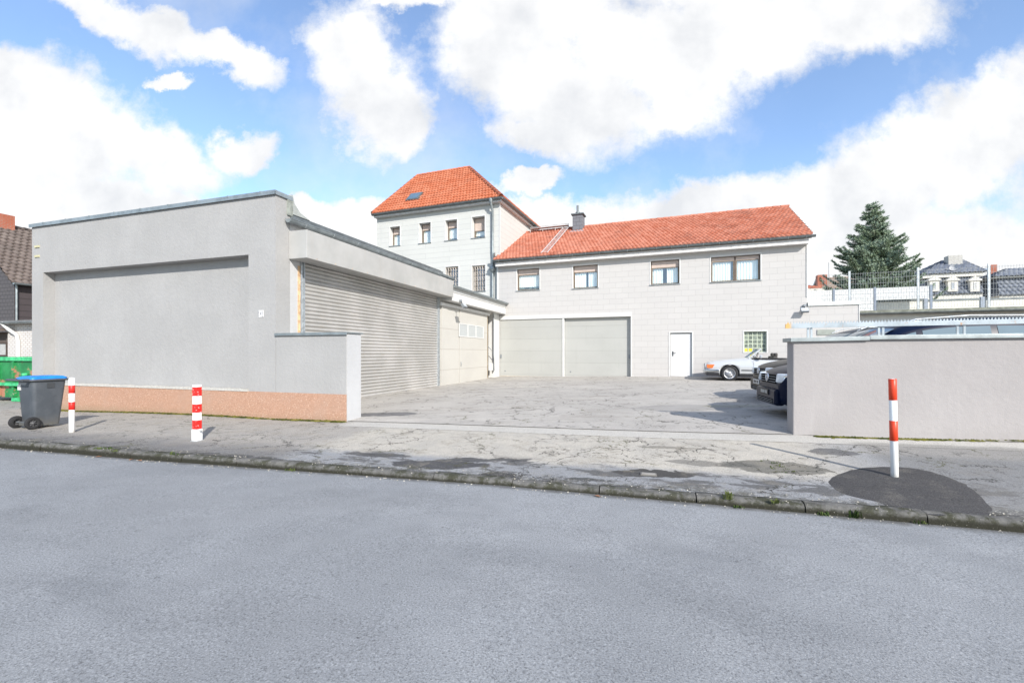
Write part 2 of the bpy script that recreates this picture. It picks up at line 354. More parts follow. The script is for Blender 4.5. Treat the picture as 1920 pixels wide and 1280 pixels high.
def pav_zone(M, c):
    x, y, z = M.xyz()
    wob = M.math('MULTIPLY', M.math('SUBTRACT', M.noise(1.2, 5, .65), .5), .9)
    s_ = M.math('ADD', y, wob)
    left = M.ramp(x, -3.2, -3.9)                                            # old brownish surface in front of the building
    lite = M.ramp(s_, .72, 1.05)
    c = M.mix(M.math('MULTIPLY', lite, M.ramp(x, 4.6, 3.4)), c, (.48, .445, .385))
    c = M.mix(left, c, M.mix(M.ramp(s_, .25, 1.35), (.17, .165, .16), (.36, .335, .30)))
    rt = M.math('MULTIPLY', M.ramp(x, 4.0, 4.8), M.ramp(y, 2.0, 2.3)); c = M.mix(rt, c, (.42, .40, .375))
    return c
def pav_patches(M, c):
    x, y, z = M.xyz()
    for (px, py, rx, ry, a, d, k_) in ((825, 865, .62, .17, 8, (.10, .10, .105), .85), (905, 858, .6, .07, 14, (.11, .11, .115), .8), (705, 848, .5, .09, 3, (.13, .13, .135), .75),
                              (935, 884, .2, .1, 0, (.05, .05, .05), .8), (1225, 884, .5, .10, 5, (.085, .08, .075), .85), (1265, 845, .5, .05, 0, (.16, .15, .12), .5),
                              (1100, 893, .25, .04, 0, (.06, .06, .06), .7), (1450, 878, .55, .22, 0, (.18, .175, .15), .7), (1330, 870, .5, .12, 0, (.17, .165, .15), .55),
                              (300, 845, 1.1, .10, 0, (.10, .10, .105), .75), (430, 850, .9, .12, 0, (.13, .13, .14), .7), (1560, 858, .3, .15, 0, (.15, .15, .155), .7)):  # last entry paints the rounded end of a shadow cast from the right
        k, s = kp(px, py); c = M.mix(M.math('MULTIPLY', blotch(M, (k, s), rx * 1.1, ry * 1.25, a), min(1., k_ * 1.1)), c, tuple(q * .62 for q in d))
    dk = M.math('MULTIPLY', M.ramp(M.noise(1.7, 7, .72, M.map(scale=(.6, 1.5, 1), loc=(2.2, .7, 0))), .515, .56), M.math('MULTIPLY', M.ramp(y, 1.25, .8), M.ramp(x, -4.2, -3.2))); c = M.mix(M.math('MULTIPLY', dk, .8), c, (.085, .083, .082))
    wm_ = M.ramp(M.noise(2.6, 7, .75, M.map(loc=(7, 3, 0))), .50, .66); c = M.mix(M.math('MULTIPLY', wm_, .45), c, (.25, .225, .18))
    a0, a1 = kxy(L.w(1.9, 0)), kxy(Vector((S0.x, S0.y, 0))); sl = (a1[1] - a0[1]) / (a1[0] - a0[0])
    t = M.math('SUBTRACT', M.math('MULTIPLY_ADD', x, sl, a0[1] - sl * a0[0]), y); tw = M.math('ADD', t, M.math('MULTIPLY', M.math('SUBTRACT', M.noise(2.4, 5, .6), .5), .05))
    strip = M.math('MULTIPLY', M.ramp(tw, .50, .46), M.ramp(x, -4.6, -4.2)); c = M.mix(M.math('MULTIPLY', strip, .75), c, (.50, .48, .44))
    jl = M.ramp(M.math('ABSOLUTE', M.math('SUBTRACT', tw, .50)), .020, .006); c = M.mix(M.math('MULTIPLY', M.math('MULTIPLY', jl, M.ramp(M.noise(3.3, 5, .7), .38, .52)), M.math('MULTIPLY', M.ramp(x, -4.6, -4.2), .8)), c, (.11, .10, .08))
    rb = M.math('MULTIPLY', M.math('MULTIPLY', M.ramp(x, 4.3, 4.6), M.ramp(M.math('ADD', tw, M.math('MULTIPLY', M.noise(1.5, 4, .6), .4)), .45, .6)), .55); c = M.mix(rb, c, (.17, .165, .155))
    gr = M.math('MULTIPLY', M.ramp(y, .42, .16), M.ramp(M.noise(5, 6, .7), .42, .6)); c = M.mix(M.math('MULTIPLY', gr, .8), c, (.075, .072, .055))
    sp = M.math('MULTIPLY', M.ramp(y, .55, .2), M.ramp(M.noise(38, 3, .6), .60, .66)); c = M.mix(M.math('MULTIPLY', sp, .8), c, (.5, .47, .42))
    return c
def pav_quiet(M):
    x, y, z = M.xyz(); a0, a1 = kxy(L.w(1.9, 0)), kxy(Vector((S0.x, S0.y, 0))); sl = (a1[1] - a0[1]) / (a1[0] - a0[0])
    t = M.math('SUBTRACT', M.math('MULTIPLY_ADD', x, sl, a0[1] - sl * a0[0]), y)
    return M.math('MAXIMUM', M.ramp(t, .42, .52, .12, 1.0), M.ramp(x, -4.2, -4.6))
m_pav = asphalt('pavement_asphalt', (.285, .29, .297), .9, cracks=1., crackscale=1.0, quiet=pav_quiet, zone=pav_zone, patches=pav_patches)
def yard_patches(M, c):
    wm_ = M.ramp(M.noise(.9, 8, .72, M.map(scale=(.7, 1.6, 1), loc=(7, 3, 0))), .47, .66); c = M.mix(M.math('MULTIPLY', wm_, .5), c, (.28, .255, .225))
    wl_ = M.ramp(M.noise(.6, 8, .7, M.map(scale=(.6, 1.8, 1), loc=(1, 9, 0))), .53, .66); c = M.mix(M.math('MULTIPLY', wl_, .4), c, (.55, .515, .46))
    for (px, py, z0, rx, ry, a, d, k_) in ((720, 775, .12, .8, .28, 0, (.12, .12, .125), .8), (985, 727, .22, .9, .25, 0, (.55, .52, .46), .7), (985, 806, .13, 1.0, .05, -4, (.55, .51, .44), .9), (765, 738, .2, .25, .12, 0, (.10, .09, .08), .7),
                                      (1290, 760, .28, 1.3, .5, 0, (.26, .25, .24), .5), (885, 772, .15, .07, .04, 0, (.06, .06, .06), .7), (1380, 757, .3, .8, .25, 0, (.34, .33, .25), .5)):
        Y = (CAMH - z0) * F / (py - HZ); X = (px - 960) / F * Y
        c = M.mix(M.math('MULTIPLY', blotch(M, (X, Y), rx, ry, a), k_), c, d)
    return c
m_yard = asphalt('yard_surface', (.44, .415, .38), .55, cracks=.85, crackscale=.62, patches=yard_patches)
m_dark = asphalt('fresh_asphalt', (.070, .068, .068), 1.5, patches=lambda M, c: M.mix(M.math('MULTIPLY', M.ramp(M.noise(3.2, 7, .75), .50, .66), .5), c, (.14, .13, .115)))
m_soil = asphalt('waste_ground', (.17, .15, .11), .8)

us = rng(-26, 14, .25)
sheet('pavement', K, us, rng(.13, 1.2, .15) + rng(1.35, 7.5, .3), m_pav, lambda x, y, a, b: gz(x, y),
      lambda a, b: (lambda q: (q.x - L.w(1.9, 0).x) * -.29 + L.w(1.9, 0).y + .9 > q.y or q.x < -5)(K.w(a, b)))
yl = [L.w(1.9, .02), Vector((S0.x + .0, S0.y + .0, 0))]       # front edge of the yard
ya = math.atan2(yl[1].y - yl[0].y, yl[1].x - yl[0].x)
Wd = Frame(0, 0, 0)
def inyard(x, y):
    d = yl[1] - yl[0]; s = (x - yl[0].x) * d.y - (y - yl[0].y) * d.x
    return s < 0
yd = sheet('yard', Wd, rng(-6, 16, .4), rng(5, 30, .4), m_yard, lambda x, y, a, b: gz(x, y) + .012)
# trim the yard sheet along the edge of the pavement
bm = bmesh.new(); bm.from_mesh(yd.data); d = yl[1] - yl[0]
bmesh.ops.bisect_plane(bm, geom=bm.verts[:] + bm.edges[:] + bm.faces[:], plane_co=(yl[0].x, yl[0].y, 0), plane_no=(-d.y, d.x, 0), clear_inner=True); bm.to_mesh(yd.data); bm.free()
def road_z(a): return -.046 - .009 * min(abs(a), 6)
sheet('road', K, [-300, -60] + rng(-26, 14, 1) + [60, 300], [-14, -8, -4, -2, -1, -.5, .06], m_road, lambda x, y, a, b: road_z(a) + (.02 if b < -.8 else .0) * min(1, (-b - .8) * .5))
sheet('ground', Wd, [-900, -300, -100, -60] + rng(-30, 20, 2) + [60, 100, 300, 900], [-900, -100, -8.5] + rng(-2, 34, 2) + [60, 100, 300, 1500], m_soil,
      lambda x, y, a, b: (gz(x, y) - .02) if (y > 5.3 - .2776 * x + .8 and abs(x) < 40) else -.3)
# kerb stones
mk = Mat('kerb_stone', .92, 0, .2); f = mk.ramp(mk.noise(6, 6, .7), .35, .7); c = mk.mix(f, (.185, .18, .17), (.10, .098, .09))
mossf = mk.ramp(mk.noise(3.2, 6, .75), .46, .58); c = mk.mix(mk.math('MULTIPLY', mossf, .8), c, (.045, .047, .025))
x_, y_, z_ = mk.xyz(); low = mk.ramp(mk.math('ADD', z_, mk.math('MULTIPLY', mk.noise(9, 5, .7), .06)), .028, -.02); c = mk.mix(low, c, (.035, .034, .025))
c = mk.mix(mk.math('MULTIPLY', mk.ramp(mk.noise(60, 3, .6), .66, .72), .6), c, (.5, .48, .42)); mk.col(c); mk.bump(mk.noise(30, 6, .7), .8, .02); mk.bump(mk.noise(120, 3, .7), .5, .008)
mb = MB(); a = -26.
while a < 14:
    ln = 1.0; dz = random.uniform(-.008, .008); dy = random.uniform(-.008, .008); n = 8
    prof = [(-.005, -.2), (-.002, -.035), (.012, -.010), (.04, .002), (.10, .006), (.15, .0), (.15, -.2)]
    vs = []; 
    for i in range(n + 1):
        t = a + .006 + (ln - .012) * i / n
        for (py_, pz_) in prof: vs.append((t, py_ + dy + random.uniform(-.006, .006), pz_ + dz + .012 + (random.uniform(-.006, .006) if pz_ > -.1 else 0)))
    m_ = len(prof); fs = [(i * m_ + j, (i + 1) * m_ + j, (i + 1) * m_ + j + 1, i * m_ + j + 1) for i in range(n) for j in range(m_ - 1)]
    mb.add(vs, fs, True); mb.add(vs[:m_], [tuple(range(m_))]); mb.add(vs[-m_:], [tuple(range(m_))]); a += ln
kb = mb.build('kerb', mk.m); kb.location = (K.x, K.y, 0); kb.rotation_euler = (0, 0, K.a); tag(kb, kind='structure')
# dark asphalt patch round the near bollard
def patch(name, pix, mat, dz=.009):
    pts = []
    for i in range(len(pix)):
        p0, p1, p2, p3 = (Vector(kp(*pix[(i + q) % len(pix)], .1)) for q in (-1, 0, 1, 2))
        for t in (0, .2, .4, .6, .8):
            pts.append(.5 * ((2 * p1) + (p2 - p0) * t + (2 * p0 - 5 * p1 + 4 * p2 - p3) * t * t + (3 * p1 - p0 - 3 * p2 + p3) * t ** 3))
    ce = sum(pts, Vector((0, 0))) / len(pts); V = []; fs = []; rings = 6; n = len(pts)
    for r in range(rings + 1):
        for p in pts:
            q = ce + (p - ce) * (r / rings); q = q + Vector((random.uniform(-.018, .018), random.uniform(-.014, .014))) * (r == rings)
            V.append((q.x, q.y, gzf(K, q.x, q.y) + dz - (.012 if r == rings else 0)))
    for r in range(rings):
        for i in range(n): fs.append((r * n + i, r * n + (i + 1) % n, (r + 1) * n + (i + 1) % n, (r + 1) * n + i))
    o = MB().add(V, fs, True).build(name, mat); o.location = (K.x, K.y, 0); o.rotation_euler = (0, 0, K.a); return tag(o, kind='structure')
patch('asphalt_patch', [(1549, 893), (1575, 880), (1625, 873), (1700, 874), (1760, 884), (1815, 901), (1850, 925), (1868, 946), (1800, 948), (1700, 940), (1640, 926), (1575, 912)], m_dark)

# weeds and moss: uncountable ground cover
mm_ = Mat('moss', .95, 0, .1); mm_.col(mm_.mix(mm_.ramp(mm_.noise(9, 4), .4, .65), (.045, .055, .012), (.17, .16, .035))); m_moss = mm_.m
mg_ = Mat('weed_leaf', .8, 0, .2); mg_.col(mg_.mix(mg_.ramp(mg_.noise(7, 3), .4, .65), (.045, .075, .02), (.11, .13, .04))); m_weed = mg_.m
def moss_strip(name, pts, width, hgt, n, mat, label):
    mb = MB()
    for i in range(n):
        t = random.random() * (len(pts) - 1); k = int(t); p = pts[k].lerp(pts[min(k + 1, len(pts) - 1)], t - k)
        if math.sin(t * 9.3) + math.sin(t * 23.1 + 1) < random.uniform(-2.2, .3): continue
        q = p + Vector((random.uniform(-.02, .02), -abs(random.gauss(0, width)), 0)); z = gz(q.x, q.y)
        r = random.uniform(.5, 1) * hgt; m_ = 6; a0 = random.random() * 6
        vs = [(q.x + r * 1.3 * math.cos(a0 + 6.283 * j / m_), q.y + r * math.sin(a0 + 6.283 * j / m_), z + .003) for j in range(m_)] + [(q.x, q.y, z + r * random.uniform(.4, .8))]
        mb.add(vs, [(j, (j + 1) % m_, m_) for j in range(m_)], True)
    o = mb.build(name, mat); return tag(o, label, 'moss', kind='stuff')
moss_strip('moss', [L.w(-9.0, -.06), L.w(-6, -.05), L.w(-3, -.05), L.w(1.9, -.05)], .04, .045, 5200, m_moss, 'green moss along the foot of the orange plinth')
moss_strip('moss', [S.w(.3, -.05), S.w(2, -.05), S.w(5, -.05)], .03, .035, 1800, m_moss, 'yellow green moss along the foot of the mauve street wall')
def weeds(name, spots, label):
    mb = MB()
    for (x, y, z, n, h) in spots:
        for i in range(n):
            a = random.random() * 6.283; r = random.uniform(.2, 1) * h * .6; hh = random.uniform(.3, 1) * h; wd = .006
            b = Vector((x + random.uniform(-.04, .04), y + random.uniform(-.02, .02), z)); t = b + Vector((math.cos(a) * r, math.sin(a) * r, hh)); s_ = Vector((-math.sin(a), math.cos(a), 0)) * wd
            mid = b.lerp(t, .55) + Vector((0, 0, hh * .2)); mb.add([b - s_ * .6, b + s_ * .6, mid + s_, t, mid - s_], [(0, 1, 2, 4), (4, 2, 3)])
    return tag(mb.build(name, m_weed, recalc=False), label, 'weeds', kind='stuff')
sp = []
for (px, s_, n, h) in ((1360, 0, 9, .10), (1597, -.02, 10, .11), (1540, -.03, 10, .05), (1380, -.03, 12, .05), (1000, -.02, 6, .04), (540, -.02, 10, .05), (200, .05, 12, .05), (320, .04, 10, .05), (1450, 0, 10, .05), (1720, -.02, 8, .04), (180, .02, 12, .04)):
    for j in range(3): q = K.w(K.u(px + j * 5, s_), s_); sp.append((q.x, q.y, -.08 if s_ < 0 else .0, n, h))
for (px, py) in ((1455, 876), (1440, 870), (1470, 884), (1320, 790), (208, 840), (212, 838)):
    k, s_ = kp(px, py); q = K.w(k, s_)
    for j in range(4): sp.append((q.x + random.uniform(-.1, .1), q.y + random.uniform(-.1, .1), gz(q.x, q.y), 7, .025))
weeds('weeds', sp, 'small green weeds growing along the kerb and in the cracks')
mb = MB()
for i in range(420):
    k = random.uniform(-9, 5); s_ = random.choice((random.gauss(-.06, .04), random.gauss(.1, .07))); q = K.w(k, s_); r = random.uniform(.004, .012); z = road_z(k) if s_ < 0 else .014
    a = random.random() * 6; mb.add([(q.x + r * math.cos(a + j * 1.57) * random.uniform(.6, 1.3), q.y + r * math.sin(a + j * 1.57), z) for j in range(4)] + [(q.x, q.y, z + r * .9)], [(0, 1, 4), (1, 2, 4), (2, 3, 4), (3, 0, 4)])
tag(mb.build('grit', simple('grit_stone', (.42, .39, .33), .9, var=.5, scale=30)), 'loose grit and gravel lying along the kerb', 'grit', kind='stuff')
ml = simple('dry_leaf', (.33, .16, .08), .8, var=.3)
for i, (px, s_) in enumerate(((246, -.06), (262, -.08), (185, -.05), (1120, -.1))):
    q = K.w(K.u(px, s_), s_); mb = MB(); r = .03
    mb.add([(0, -r * 1.4, .004), (r * .8, 0, .014), (0, r * 1.6, .006), (-r * .8, 0, .012), (0, 0, .003)], [(0, 1, 4), (1, 2, 4), (2, 3, 4), (3, 0, 4)], True)
    o = mb.build('leaf', ml); k = K.u(px, s_); o.location = (q.x, q.y, road_z(k) + .004); o.rotation_euler = (0, 0, i * 1.3)
    tag(o, 'dry reddish brown leaf lying in the gutter along the kerb', 'leaf', 'dry leaves in the gutter')
# utility cover in the pavement
k, s_ = kp(1216, 886); q = K.w(k, s_)
rt_ = empty('utility_cover', (q.x, q.y, gz(q.x, q.y) + .008), K.a, 'small rectangular metal cover set into the cracked pavement near the kerb', 'cover')
MB().box(-.095, .095, -.05, .05, -.02, .004).build('frame', simple('cover_iron', (.20, .19, .175), .7, .3), rt_, .003)
MB().box(-.08, .08, -.036, .036, -.01, .008).build('lid', simple('cover_lid', (.34, .32, .29), .6, .3), rt_, .002)
# ================================================================ building materials
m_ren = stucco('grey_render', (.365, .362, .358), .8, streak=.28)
m_renW = stucco('pale_render', (.50, .50, .50), .7, streak=.15)
m_mauve = stucco('mauve_render', (.352, .332, .328), .6, streak=.16, stain=(.5, .48, .47))
Mp = Mat('orange_plinth', .95, 0, .1); f = Mp.ramp(Mp.noise(75, 3, .7), .42, .62); c = Mp.mix(f, (.47, .285, .20), (.33, .195, .135)); c = Mp.mix(Mp.ramp(Mp.noise(60, 2, .6, Mp.map(loc=(5, 5, 5))), .60, .7), c, (.72, .58, .48))
c = Mp.mix(Mp.math('MULTIPLY', Mp.ramp(Mp.noise(1.3, 6, .65), .45, .7), .4), c, (.40, .28, .22)); xx, yy_, zz = Mp.xyz(); c = Mp.mix(Mp.math('MULTIPLY', Mp.ramp(Mp.math('ADD', zz, Mp.math('MULTIPLY', Mp.noise(4, 5, .7), .25)), .30, .05), .6), c, (.30, .23, .15)); Mp.col(c); Mp.bump(Mp.noise(90, 4, .7), .6, .012); m_plinth = Mp.m
m_zinc = simple('zinc', (.30, .335, .345), .45, .55, .5, .18, 4); m_zincd = simple('dark_zinc', (.17, .19, .195), .5, .5, .5, .2, 4)
m_galv = simple('galvanised_steel', (.45, .48, .50), .45, .6, .5, .2, 12)
m_white = simple('white_trim', (.61, .61, .595), .5, 0, .4, .05, 4)
m_wdoor = simple('white_door', (.60, .60, .595), .4, 0, .4, .02, 2)
m_shut = Mat('shutter_slat', .5, .25, .5); c = m_shut.mix(m_shut.ramp(m_shut.noise(.8, 5, .6), .35, .7), (.40, .39, .37), (.50, .485, .465))
sc_ = m_shut.math('MULTIPLY', m_shut.ramp(m_shut.noise(1, 6, .75, m_shut.map((1, 4.5, 75))), .60, .66), .9); c = m_shut.mix(sc_, c, (.12, .12, .12))
c = m_shut.mix(m_shut.math('MULTIPLY', m_shut.ramp(m_shut.noise(1, 5, .6, m_shut.map((3, 3, 14), loc=(4, 4, 4))), .5, .75), .35), c, (.42, .37, .29)); m_shut.col(c); m_shut = m_shut.m
m_box = Mat('sheet_box', .5, .1, .4); c = m_box.mix(m_box.ramp(m_box.noise(.9, 6, .65), .3, .7), (.37, .37, .355), (.45, .445, .43)); st_ = m_box.ramp(m_box.noise(1, 5, .7, m_box.map((1, 9, .8))), .5, .8)
c = m_box.mix(m_box.math('MULTIPLY', st_, .25), c, (.38, .33, .27)); m_box.col(m_box.mix(m_box.ramp(m_box.noise(17, 5, .7), .72, .78), c, (.28, .14, .06))); m_box = m_box.m
m_rust = simple('rust_strip', (.62, .42, .25), .9, 0, .2, .35, 9)
m_sideR = siding('white_siding', (.495, .48, .465), (.39, .38, .375), .6, .262, .0055, offs=(.1, .03), dirt=.05)
m_sideT = siding('grey_siding', (.56, .565, .54), (.42, .43, .425), 3.1, .29, .009, dirt=.12)
m_beige = siding('beige_panel', (.50, .485, .45), (.36, .33, .29), 60, .83, .008, dirt=.14)
m_sect = siding('grey_door_panel', (.41, .412, .39), (.32, .32, .30), 60, .62, .007, offs=(0, .23), dirt=.16)
m_tileR = tilemat('clay_tile', (.37, .118, .07), (.47, .20, .14), (.14, .06, .05), 1.)
m_tileT = tilemat('orange_tile', (.40, .112, .052), (.47, .175, .10), (.17, .06, .04), .8)
m_brownroof = tilemat('brown_tile', (.12, .095, .085), (.17, .14, .125), (.07, .06, .055))
m_brown = simple('brown_frame', (.13, .095, .075), .5, 0, .4, .15); m_blind = simple('beige_blind', (.52, .43, .38), .7, 0, .2, .05)
m_gold = simple('bronze_frame', (.21, .165, .115), .4, .3, .5, .15)
mc = Mat('curtain', .9, 0, .1); mc.col(mc.mix(mc.ramp(mc.noise(2, 3), .4, .7), (.82, .84, .80), (.90, .91, .87))); m_curt = mc.m
m_glass = glassmat('window_glass'); m_dglass = simple('dark_interior', (.03, .03, .035), .5)
m_black = simple('black_plastic', (.018, .018, .02), .5, 0, .4); m_steel = simple('grey_steel', (.25, .27, .29), .5, .4)
m_chrome = simple('chrome', (.75, .76, .78), .15, 1.0, .5, .05)

def wall_mesh(mb, x0, x1, z0, z1, v, holes, depth):
    """front at v with openings (u0, u1, z0, z1) and reveals running back"""
    xs = sorted({x0, x1, *[h[0] for h in holes], *[h[1] for h in holes]}); zs = sorted({z0, z1, *[h[2] for h in holes], *[h[3] for h in holes]})
    for i in range(len(xs) - 1):
        for j in range(len(zs) - 1):
            cx, cz = (xs[i] + xs[i + 1]) / 2, (zs[j] + zs[j + 1]) / 2
            if any(h[0] < cx < h[1] and h[2] < cz < h[3] for h in holes): continue
            mb.quad((xs[i], v, zs[j]), (xs[i + 1], v, zs[j]), (xs[i + 1], v, zs[j + 1]), (xs[i], v, zs[j + 1]))
    for (a, b, c_, d_) in [h[:4] for h in holes]:
        w_ = v + depth
        mb.quad((a, v, c_), (a, w_, c_), (a, w_, d_), (a, v, d_)); mb.quad((b, w_, c_), (b, v, c_), (b, v, d_), (b, w_, d_))
        mb.quad((a, v, d_), (a, w_, d_), (b, w_, d_), (b, v, d_)); mb.quad((a, w_, c_), (a, v, c_), (b, v, c_), (b, w_, c_))
def fbox(mb, fr, u0, u1, v0, v1, z0, z1): mb.box(u0, u1, v0, v1, z0, z1)
def ring(mb, a, b, c_, d_, t, v0, v1):
    """rectangular frame of width t between v0 and v1"""
    mb.box(a, a + t, v0, v1, c_, d_); mb.box(b - t, b, v0, v1, c_, d_); mb.box(a + t, b - t, v0, v1, d_ - t, d_); mb.box(a + t, b - t, v0, v1, c_, c_ + t)
def curtain(par, a, b, c_, d_, v, gap=None, amp=.018, pitch=.11, mat=None):
    for (p, q) in ([(a, b)] if not gap else [(a, gap[0]), (gap[1], b)]):
        if q - p < .04: continue
        n = int((q - p) / .012) + 2; vs = []
        for i in range(n):
            x = p + (q - p) * i / (n - 1); y = v + amp * math.sin(x / pitch * 6.283 + math.sin(x * 5) * 1.2)
            vs += [(x, y, c_), (x, y, d_)]
        MB().add(vs, [(2 * i, 2 * i + 2, 2 * i + 3, 2 * i + 1) for i in range(n - 1)], True).build('curtain', mat or m_curt, par, recalc=False)
def window(par, a, b, c_, d_, v, dep, blind=.25, frame=None, mull=0, gap=None, trim=.045, lace=False, label=None, trimmat=None, bars=False):
    """a window in the opening a..b, c_..d_ of a wall whose front is at v"""
    frame = frame or m_brown; y = v + dep - .07; t = .042
    mb = MB(); ring(mb, a + .003, b - .003, c_ + .003, d_ - .003, t, y, y + .06)
    ms = [a + (b - a) * (k + 1) / (mull + 1) for k in range(mull)]
    for m_ in ms: mb.box(m_ - .04, m_ + .04, y - .004, y + .055, c_ + t, d_ - t)
    w_ = mb.build('window', frame, par)
    if label: w_['label'] = label
    if trim:
        mb = MB(); ring(mb, a - trim, b + trim, c_ - trim, d_ + trim, trim, v - .014, v + .02)
        mb.box(a - .0, a + .002, v - .012, y, c_, d_); mb.box(b - .002, b, v - .012, y, c_, d_); mb.box(a + .002, b - .002, v - .012, y, d_ - .002, d_)
        mb.build('surround', trimmat or m_white, w_)
    MB().box(a - trim, b + trim, v - .05, y, c_ - .02, c_ + .004).build('sill', m_zinc, w_)
    e = [a + t] + [q for m_ in ms for q in (m_ - .04, m_ + .04)] + [b - t]
    zb = d_ - t - (d_ - c_) * blind
    for k in range(0, len(e), 2):
        ring_ = MB(); ring(ring_, e[k] + .002, e[k + 1] - .002, c_ + t + .002, zb, .035, y + .008, y + .05); ring_.build('sash', m_gold if frame is m_brown else frame, w_)
        MB().quad((e[k] + .03, y + .03, c_ + t + .03), (e[k + 1] - .03, y + .03, c_ + t + .03), (e[k + 1] - .03, y + .03, zb - .02), (e[k] + .03, y + .03, zb - .02)).build('pane', m_glass, w_)
        if blind > 0:
            mb = MB(); n = max(2, int((d_ - t - zb) / .05)); 
            for i in range(n): q0 = zb + (d_ - t - zb) * i / n; mb.box(e[k], e[k + 1], y + .0, y + .03, q0 + .003, q0 + (d_ - t - zb) / n)
            mb.build('blind', m_blind, w_)
    if not bars: curtain(w_, a + t, b - t, c_ + (.2 if lace else .06), zb + .05, y + .11, gap)
    if lace:
        mb = MB().box(a + t, b - t, y + .08, y + .14, c_ + t - .02, c_ + t + .06)
        for i in range(26):
            x = a + t + random.random() * (b - a - 2 * t); r = random.uniform(.03, .07); zc = c_ + t + random.uniform(.02, .12)
            mb.lathe((x, y + .10, zc), (0, 1, 0), [(0.001, 0), (r, .01), (.001, .02)], 6, False)
        mb.build('potted_plant', simple('house_plant', (.10, .14, .12), .8), w_)
    if bars:
        MB().box(a + t, (a + b) / 2 - .03, y + .06, y + .09, c_ + t, d_ - t).box((a + b) / 2 + .03, b - t, y + .06, y + .09, c_ + t, d_ - t).build('inner_board', simple('dark_board', (.12, .085, .065), .7), w_)
        mb = MB(); nb = 5
        for i in range(nb + 1): x = a + .03 + (b - a - .06) * i / nb; mb.tube([(x, v + .04, c_ + .02), (x, v + .04, d_ - .02)], .013, 5)
        for q in range(5):
            zc = c_ + (d_ - c_) * (q + .5) / 5
            for i in range(nb):
                x = a + .03 + (b - a - .06) * (i + .5) / nb; r = (b - a) / nb * .38; pts = [(x + r * math.cos(t_ * .785), v + .04, zc + r * 1.3 * math.sin(t_ * .785)) for t_ in range(9)]; mb.tube(pts, .011, 4, False)
        mb.build('window_grille', simple('white_iron', (.62, .56, .5), .6), w_)
    return w_
def gutter(name, par, x0, x1, y, z, r=.075, mat=None, along='x', brackets=0):
    mat = mat or m_zinc; n = 8; prof = [(r * math.cos(math.pi + math.pi * k / n), r * math.sin(math.pi + math.pi * k / n)) for k in range(n + 1)]; pin = [(p * .9, q * .9) for p, q in prof][::-1]
    loop = prof + [(r, .008)] + [(p, q if k else .008) for k, (p, q) in enumerate(pin)] + [(-r, .008)]
    f_ = (lambda t, p, q: (t, y + p, z + q)) if along == 'x' else (lambda t, p, q: (y + p, t, z + q))
    vs = [f_(t, p, q) for t in (x0, x1) for p, q in loop]; m_ = len(loop)
    mb = MB().add(vs, [(i, (i + 1) % m_, m_ + (i + 1) % m_, m_ + i) for i in range(m_)], True)
    for t in (x0, x1): mb.add([f_(t, p, q) for p, q in prof], [tuple(range(n + 1))])
    rim = -r if along == 'x' else r
    mb.tube([f_(x0, rim, 0), f_(x1, rim, 0)], .011, 6)
    g_ = mb.build(name, mat, par)
    if brackets:
        for i in range(brackets):
            b_ = MB(); t = x0 + (x1 - x0) * (i + .5) / brackets
            for p, q in zip(prof, prof[1:]): b_.tube([f_(t, p[0] * 1.06, p[1] * 1.06), f_(t, q[0] * 1.06, q[1] * 1.06)], .008, 4)
            b_.build('bracket', m_galv, g_)
    return g_
def tiles(mb, P0, ad, bd, Lb, lo, hi, tw=.185, th=.29, hgt=.05, lift=.06):
    """pantiles: from P0, columns along ad, rows up bd; lo(b), hi(b) give the extent of each row"""
    ad, bd = Vector(ad).normalized(), Vector(bd).normalized(); n = ad.cross(bd)
    if n.z < 0: n = -n
    P0 = Vector(P0); nr = int(math.ceil(Lb / th)); sub = 6
    pr = [0, .55, .95, 1., .75, .28]
    for r in range(nr):
        b0, b1 = r * th, min((r + 1) * th, Lb); l0, h0, l1, h1 = lo(b0), hi(b0), lo(b1), hi(b1)
        i0 = int(math.floor(min(l0, l1) / tw) - 1) * sub; i1 = int(math.ceil(max(h0, h1) / tw) + 1) * sub; sh_ = tw * .5 * (r % 2); vs = []; prev = None
        for i in range(i0, i1 + 1):
            a = i * tw / sub + sh_; wob = math.sin((i // sub) * 12.9 + r * 78.2) * .004
            pts = []
            for b, l, h, lf in ((b0 - .02, l0, h0, lift), (b1, l1, h1, 0)):
                aa = min(max(a, l), h); pts.append(P0 + ad * aa + bd * b + n * (pr[i % sub] * hgt + lf + wob))
            aa = min(max(a, l0), h0); pts.append(P0 + ad * aa + bd * (b0 - .018) + n * (pr[i % sub] * hgt * .6 - .015))
            vs += pts
        m_ = i1 - i0 + 1; fs = []
        for i in range(m_ - 1):
            p, q = 3 * i, 3 * i + 3
            if (Vector(vs[p]) - Vector(vs[q])).length < 1e-5 and (Vector(vs[p + 1]) - Vector(vs[q + 1])).length < 1e-5: continue
            fs += [(p, q, q + 1, p + 1), (p + 2, q + 2, q, p)]
        mb.add(vs, fs, True)
def ridge_tiles(mb, a, b, r=.11, step=.36):
    a, b = Vector(a), Vector(b); d = (b - a); n = max(1, int(d.length / step)); d.normalize(); s_ = d.cross(Vector((0, 0, 1))).normalized(); up = s_.cross(d)
    for i in range(n):
        p = a + (b - a) * (i / n); q = a + (b - a) * ((i + 1.12) / n); vs = []
        for (c0, rr) in ((p, r), (q, r * .84)):
            for k in range(9): t = math.pi * k / 8; vs.append(c0 + s_ * rr * math.cos(t) + up * (rr * math.sin(t) - .02))
        mb.add(vs, [(k, k + 1, 10 + k, 9 + k) for k in range(8)] + [tuple(range(9))], True)
def downpipe(par, pts, r=.045, name='downpipe', mat=None): return MB().tube(pts, r, 10).build(name, mat or m_zinc, par)

